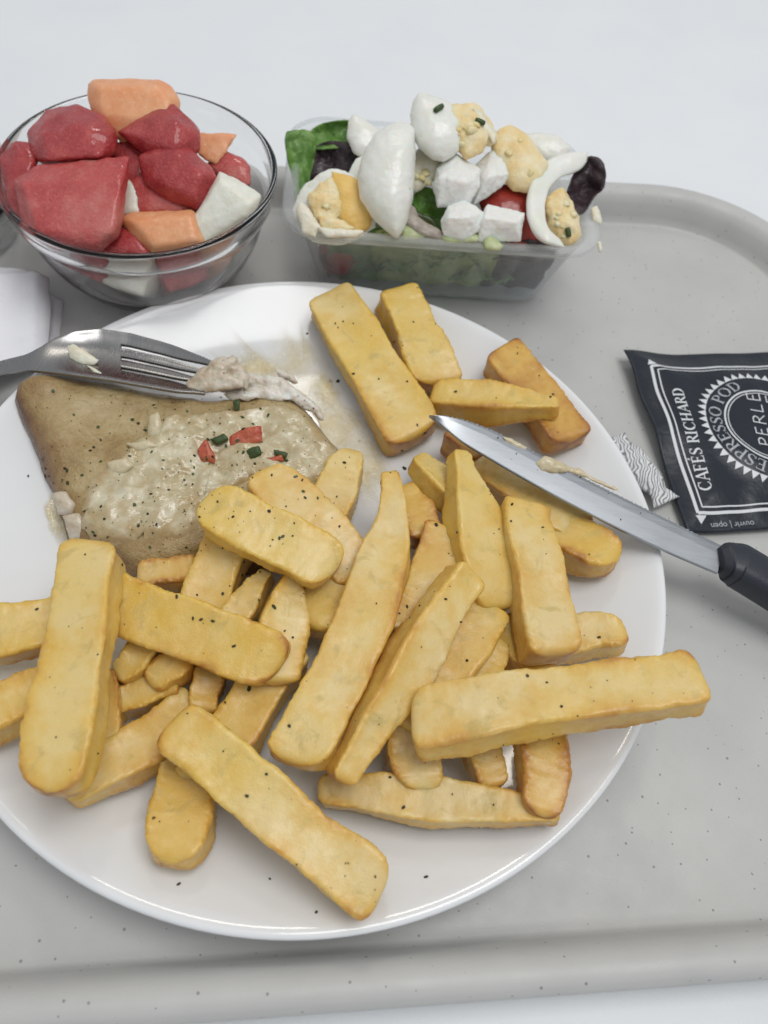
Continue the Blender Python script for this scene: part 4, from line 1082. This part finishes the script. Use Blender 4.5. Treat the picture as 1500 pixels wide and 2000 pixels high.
for k, (lx, ly, z, r, mt, nm, lb) in enumerate(((-.044, -.020, .018, .011, tomato_m, 'cherry_tomato', 'red tomato low at the left front inside the salad box'), (-.012, -.017, .026, .013, cuke_m, 'cucumber_slice', 'pale cucumber slice inside box behind the left front wall'), (.006, -.019, .022, .012, cuke_m, 'cucumber_slice', 'pale cucumber slice inside box behind the middle front wall'))):
    c_ = sw(lx, ly, z); V, F = [], []; n, q = 26, 16
    for i in range(q+1):
        la = math.pi*(i/q)-math.pi/2; la = max(-1.55, min(1.55, la))
        for j in range(n):
            a = 2*math.pi*j/n; cl = math.cos(la)
            if nm == 'cherry_tomato': p = Vector((r*cl*math.cos(a), r*cl*math.sin(a)*.9, r*1.05*math.sin(la)))
            else: p = Vector((r*cl**.6*math.cos(a), .0035*math.copysign(abs(math.sin(la))**.5, math.sin(la)), r*cl**.6*math.sin(a)))
            V.append(c_+Matrix.Rotation(SA+.2*k, 3, 'Z') @ p+Vector((1, 1, 1))*.0004*N3(p, 120, k))
    for i in range(q):
        for j in range(n): F.append((i*n+j, i*n+(j+1) % n, (i+1)*n+(j+1) % n, (i+1)*n+j))
    tag(obj(nm, V, F, mt), lb, nm.split('_')[1] if nm[1] == 'h' else 'cucumber', GS)
bit('tomato_half', one([(940,390),(965,368),(1005,362),(1034,378),(1048,420),(1052,470),(1005,478),(955,440)], .044, .02, bulge=.006), tomato_m, 'dark red tomato between cheese cubes and the right egg piece', 'tomato', amp=.0003)
# eggs
e = bit('egg_piece', [dict(out=[(576,412),(584,386),(600,362),(628,342),(652,333),(690,348),(715,374),(728,402),(726,440),(700,462),(660,476),(620,470),(590,452)], z=.046, d=.016, bulge=.002)], eggw_m, 'broken egg half showing yellow yolk at left front of salad', 'egg', amp=.0008, fr=130, seed=2, amp2=.0004, sm=3)
bit('yolk', [dict(out=[(650,340),(690,350),(716,376),(727,404),(722,440),(698,456),(668,440),(654,400),(648,366)], z=.0485, d=.008, bulge=.0030)], yolk2_m, None, None, e, amp=.0008, fr=150, sm=3)
bit('yolk', [dict(out=[(602,388),(622,362),(646,350),(664,372),(668,418),(650,436),(616,428)], z=.0492, d=.006, bulge=.0015), dict(out=[(624,420),(668,430),(690,446),(660,458),(630,446)], z=.0482, d=.006, bulge=.0015)], yolk_m, None, None, e, amp=.0014, fr=210, amp2=.0006, sm=1)
bit('egg_white', [dict(out=[(578,410),(590,398),(604,412),(622,440),(614,460),(592,450)], z=.0490, d=.006, bulge=.0012), dict(out=[(600,366),(632,344),(648,338),(640,356),(614,378)], z=.0510, d=.005, bulge=.0008), dict(out=[(626,446),(664,454),(706,452),(690,464),(640,462)], z=.0485, d=.006, bulge=.0008)], cream_m, None, None, e, vox=.0008, amp=.0008)
bit('egg_piece', one([(702,345),(716,300),(735,268),(762,250),(790,247),(806,258),(808,300),(806,350),(802,395),(788,438),(774,458),(752,440),(728,418),(708,385)], .060, .016, bulge=.009, back=.7), eggw_m, 'smooth upright egg white wedge behind the broken yolk half', 'egg', amp=.0003, sm=8)
e = bit('egg_piece', one([(808,226),(812,205),(822,190),(850,196),(875,206),(897,236),(898,262),(890,290),(868,306),(845,304),(822,285),(810,258)], .072, .016, bulge=.006, back=.7), eggw_m, 'egg wedge crowning the salad with crumbled yolk on its right side', 'egg', amp=.0003, sm=7)
bit('yolk', [dict(out=[(866,206),(895,208),(925,222),(950,262),(940,292),(910,306),(895,285),(890,245)], z=.072, d=.012, bulge=.004), dict(out=[(905,212),(930,205),(955,235),(970,270),(950,280),(925,245)], z=.071, d=.008, bulge=.003)], yolk_m, None, None, e, amp=.0012, fr=190, amp2=.0005)
bit('egg_white', one([(925,214),(942,222),(968,262),(962,278),(944,254)], .0725, .004, bulge=.001), cream_m, None, None, e, vox=.0008, amp=.0008)
bit('egg_piece', one([(962,285),(978,258),(998,249),(1020,262),(1046,292),(1063,318),(1056,348),(1030,372),(1002,366),(978,338)], .061, .016, bulge=.005), yolk_m, 'lump of pale yolk behind the cheese cubes', 'egg', amp=.0010, fr=110, amp2=.0003, sm=4)
def crescent(outer, inner, z0, z1, bulge, d):
    n, k = 48, 20; O_, I_ = resample(outer, n, False), resample(inner, n, False); V, F = [], []
    for i in range(n):
        t = i/(n-1); z = lerp(z0, z1, t); mx, my = (O_[i][0]+I_[i][0])/2, (O_[i][1]+I_[i][1])/2; dep = depth(P(mx, my, z)); tp = min(1, 6*t+.25, 6*(1-t)+.25)
        for j in range(k):
            a = 2*math.pi*j/k; c_, s_ = math.cos(a), math.sin(a)
            u = math.copysign(abs(c_)**.8, c_)*.5+.5                      # 0 inner edge, 1 outer edge
            off = (-bulge*(abs(s_)**.7)*(1-.35*(1-u)) if s_ > 0 else d*(abs(s_)**.7)*(.35+.65*u))*tp
            x, y = lerp(I_[i][0], O_[i][0], u), lerp(I_[i][1], O_[i][1], u); p = D(x, y, dep+off); V.append(p+Vector((1, 1, 1))*.0003*N3(p, 150, 2))
    for i in range(n-1):
        for j in range(k): F.append((i*k+j, i*k+(j+1) % k, (i+1)*k+(j+1) % k, (i+1)*k+j))
    F.append(tuple(range(k))); F.append(tuple(range((n-1)*k, n*k))[::-1])
    return obj('egg_piece', V, F, eggw_m, hit=True)
e = crescent([(1104,482),(1064,477),(1038,450),(1028,410),(1032,370),(1050,330),(1082,306),(1118,297),(1149,297)], [(1094,466),(1075,450),(1066,425),(1065,395),(1074,368),(1094,348),(1116,340),(1134,331),(1146,316)], .0515, .060, .004, .009)
tag(e, 'crescent of egg white holding yolk at right end of salad', 'egg', GS)
bit('yolk', one([(1066,400),(1082,382),(1098,372),(1112,396),(1128,425),(1132,455),(1112,474),(1088,470),(1070,440)], .051, .010, bulge=.004), yolk_m, None, None, e, amp=.0012, fr=190, amp2=.0005)
bit('egg_piece', one([(680,268),(684,240),(692,229),(712,238),(736,256),(734,280),(712,306),(694,294)], .058, .012, bulge=.003), eggw_m, 'small egg white piece beside the green lettuce', 'egg', amp=.0005)
bit('egg_piece', [dict(out=[(804,310),(820,290),(848,300),(862,318),(850,345),(822,368),(804,372)], z=.056, d=.012, bulge=.003)], cream_m, 'creamy egg bit below the crowning egg wedge', 'egg', amp=.0010)
bit('egg_piece', one([(1026,268),(1052,262),(1084,266),(1108,288),(1096,310),(1060,312),(1036,294)], .052, .010, bulge=.002), eggw_m, 'pale egg white piece at the far right rim of salad box', 'egg', amp=.0005)
bit('egg_piece', one([(676,352),(694,316),(708,310),(712,350),(706,392),(686,380)], .052, .010, bulge=.002), eggw_m, 'egg white sliver left of the upright wedge', 'egg', amp=.0004)
# cheese cubes
for out, z, rd, lb in (([(854,330),(889,301),(936,331),(936,364),(914,401),(855,403),(847,362)], .058, [(860,346,.005),(908,356,.009)], 'large white cheese cube below the crowning egg wedge'),
                      ([(929,322),(958,295),(983,303),(1002,338),(976,367),(926,399)], .0575, [(952,346,.008)], 'tilted white cheese cube right of the large one'),
                      ([(862,432),(876,404),(905,392),(944,416),(939,449),(905,467),(867,461)], .051, [(878,426,.006),(912,424,.007)], 'crumbly white cheese cube at the front rim, left of another'),
                      ([(935,440),(952,401),(1023,417),(1015,471),(936,470)], .0505, [(946,424,.006),(1008,434,.007)], 'neat white cheese cube at the front rim beside the tomato')):
    bit('cheese_cube', one(out, z, .013, ridge=rd, back=.85), feta_m, lb, 'cheese', sm=1, vox=.0007, amp=.0005, amp2=.0003, fr=200, hit=True, seed=int(out[0][0]))
# pale stem and cucumber bits at the front rim
pts = [P(x, y, z) for x, y, z in ((786,392,.050),(798,412,.050),(805,432,.048),(826,446,.047),(852,456,.046),(866,462,.045))]
V, F = tube(pts, [.002, .0035, .0038, .0036, .003, .0018], 14, .6)
tag(obj('leaf_stem', V, F, stem_m), 'curled pale purplish leaf stem under the egg wedge', 'lettuce', GS)
for ou, z, lb in (([(786,448),(800,430),(824,446),(826,462),(792,464)], .046, 'small cucumber bit left of the curled stem'), ([(866,462),(890,450),(926,458),(930,470),(880,474)], .0465, 'small cucumber bit below the crumbly cheese cube'), ([(948,470),(958,462),(978,478),(972,488),(950,484)], .047, 'tiny cucumber bit on the rim below the neat cheese cube')):
    bit('cucumber_piece', one(ou, z, .006, bulge=.0015), cuke_m, lb, 'cucumber', amp=.0004)
for ou, z, lb in (([(1156,408),(1166,405),(1175,428),(1172,438),(1158,430)], .0468, 'larger cream dab on the right lip of salad box'), ([(1166,474),(1174,472),(1177,488),(1170,492)], .0468, 'smaller cream dab on the right lip of salad box')):
    bit('dressing_dab', one(ou, z, .0012, bulge=.001), cream_m, lb, 'dressing', vox=.0006, amp=.0003)
def caster():
    allV, allF = [], []
    for V, F in HIT:
        k = len(allV); allV += V; allF += [tuple(i+k for i in f) for f in F]
    b = BVHTree.FromPolygons(allV, allF)
    def cast(x, y):
        d = (D(x, y, 1)-CAM).normalized(); loc, nor, idx, dist = b.ray_cast(CAM, d)
        if loc is None: return None
        return loc, (nor if nor.dot(d) < 0 else -nor)
    return cast
CAST = caster()
def crumbs(name, spots, mat, label, cat, seed):
    rnd = random.Random(seed); V, F = [], []
    bm = bmesh.new(); bmesh.ops.create_icosphere(bm, subdivisions=2, radius=1); v0, f0 = bm_out(bm); bm.free()
    for x, y, r in spots:
        h = CAST(x, y)
        if not h: continue
        loc, nor = h; rr_ = r/FPX*depth(loc); k = len(V); o_ = rnd.uniform(0, 50); sq = (rnd.uniform(.7, 1.3), rnd.uniform(.7, 1.3), rnd.uniform(.5, .9))
        rot = Matrix.Rotation(rnd.uniform(0, 6), 3, 'Z') @ Matrix.Rotation(rnd.uniform(-.5, .5), 3, 'X')
        for v in v0: V.append(loc-nor*rr_*.25+rot @ Vector((v.x*sq[0], v.y*sq[1], v.z*sq[2]))*rr_*(1+.45*N3(v, 1.6, o_)))
        F += [tuple(i+k for i in f) for f in f0]
    tag(obj(name, V, F, mat), label, cat, kind='stuff')
rc = random.Random(8); sp = []
for cx, cy, sx, sy, n_ in ((640,400,30,30,14), (915,255,30,34,34), (1020,310,22,30,12), (1098,430,18,32,34), (826,340,16,20,14), (790,360,12,16,4)):
    for _ in range(n_//3): sp.append((rc.gauss(cx, sx*.6), rc.gauss(cy, sy*.6), rc.choice((3, 4, 6, 8, 10))))
crumbs('yolk_crumbs', sp, yolk_m, 'yellow egg yolk crumbs scattered over the salad', 'egg crumbs', 3)
for (x, y, a_), lb in zip(((856,214,.1), (936,240,2.4), (1110,454,1.2)), ('chive ring on the egg wedge crowning the salad', 'chive ring on the crumbled yolk at the top of salad', 'chive ring on yolk at the right end of salad')):
    h = CAST(x, y)
    if h:
        loc, nor = h; t_ = nor.orthogonal(); t_.rotate(Matrix.Rotation(a_, 3, nor)); c_ = loc+nor*.0008
        V, F = tube([c_-t_*.0017, c_-t_*.0008, c_, c_+t_*.0008, c_+t_*.0017], [.0010, .0012, .0012, .0012, .0010], 10)
        tag(obj('chive_piece', V, F, herb_m), lb, 'chive', GS)

# ---------------------------------------------------------------- pepper and herb flecks
def flecks():
    allV, allF = [], []
    for V, F in HIT:
        k = len(allV); allV += V; allF += [tuple(i+k for i in f) for f in F]
    bvh = BVHTree.FromPolygons(allV, allF)
    rnd = random.Random(5)
    spots = [(1030,1320,6),(1068,1333,4),(1097,1380,5),(565,1418,6),(377,1208,5),(392,1210,6),(416,1213,6),(457,1262,6),(520,1512,6),(482,1555,6),(300,1598,5),(788,1577,6),(762,1518,5),(964,1572,3),(72,1190,5),(535,1186,8),(505,1172,4),(556,1232,4),(572,1245,4),(425,980,4),(663,1028,4),(590,938,4),(575,1022,3),(890,765,5),(1075,775,4),(1000,985,5),(1060,1030,4),(998,1018,4),(852,1025,7),(893,1040,4),(912,1290,5),(1170,1245,5),(345,1165,6),(385,1162,4),(435,1160,5),(473,1123,6),(476,1098,4),(655,632,3),(670,628,3),(690,632,3),(660,640,3),(770,668,3),(795,745,4),(815,830,5),(830,845,5),(740,740,3),(1080,770,4),(487,1345,8),(440,1372,4),(870,1170,5),(795,1185,5),(780,1198,4),(900,1215,4),(820,1183,4),(675,1686,3),(680,1686,3),(733,1712,4),
             (349,1727,6),(832,1713,6),(527,1717,4),(618,1782,5),(55,930,4),(702,862,4),(790,915,8),(785,880,5),(645,745,5),(632,750,4),(660,745,6),(690,730,5),(600,652,4)]
    for _ in range(620):        # herbs and pepper on the fish sauce
        x, y = rnd.uniform(60, 690), rnd.uniform(750, 1110)
        if inpoly(x, y, fish_px) and rnd.random() < (.8 if inpoly(x, y, sauce_px) else .45): spots.append((x, y, rnd.choice((1.2, 1.2, 1.6, 1.6, 2, 2, 3, 4.5, 6))))
    for _ in range(240): spots.append((rnd.uniform(0, 1380), rnd.uniform(560, 1780), -rnd.choice((1.2, 1.6, 1.6, 2, 2.8))))
    out = {0: ([], []), 1: ([], [])}
    for x, y, s in spots:
        only = s < 0; s = abs(s)
        d = (D(x, y, 1)-CAM).normalized(); loc, nor, idx, dist = bvh.ray_cast(CAM, d)
        if loc is None: continue
        if only and (loc.z < .024 or nor.z < .2): continue
        if math.hypot(loc.x, loc.y) > .129: continue
        if nor.dot(d) > 0: nor = -nor
        r = s/FPX*depth(loc)*.66
        a = nor.orthogonal().normalized(); b = nor.cross(a); n = rnd.randint(5, 7); st = rnd.uniform(1, 1.9); ph = rnd.uniform(0, 6.3)
        V, F = out[1 if inpoly(x, y, fish_px) and rnd.random() < .45 else 0]; k = len(V)
        for lay in (.00028, -.0001):
            for i in range(n):
                an = 2*math.pi*i/n; q = r*rnd.uniform(.65, 1.1); ex, ey = math.cos(an)*q*st**.5, math.sin(an)*q/st**.5
                V.append(loc+nor*lay+a*(ex*math.cos(ph)-ey*math.sin(ph))+b*(ex*math.sin(ph)+ey*math.cos(ph)))
        F.append(tuple(range(k, k+n))); F.append(tuple(range(k+2*n-1, k+n-1, -1)))
        for i in range(n): F.append((k+i, k+n+i, k+n+(i+1) % n, k+(i+1) % n))
    tag(obj('pepper_flecks', *out[0], pepper_m, smooth=False), 'dark pepper and dried herb flecks scattered over fries, fish and plate', 'seasoning', kind='stuff')
    tag(obj('herb_flecks', *out[1], herb_m, smooth=False), 'green herb flecks scattered in the cream sauce on the fish', 'seasoning', kind='stuff')
flecks()
for o in C.objects:
    for k in ('wx', 'wy', 'wz'):
        if k in o: del o[k]
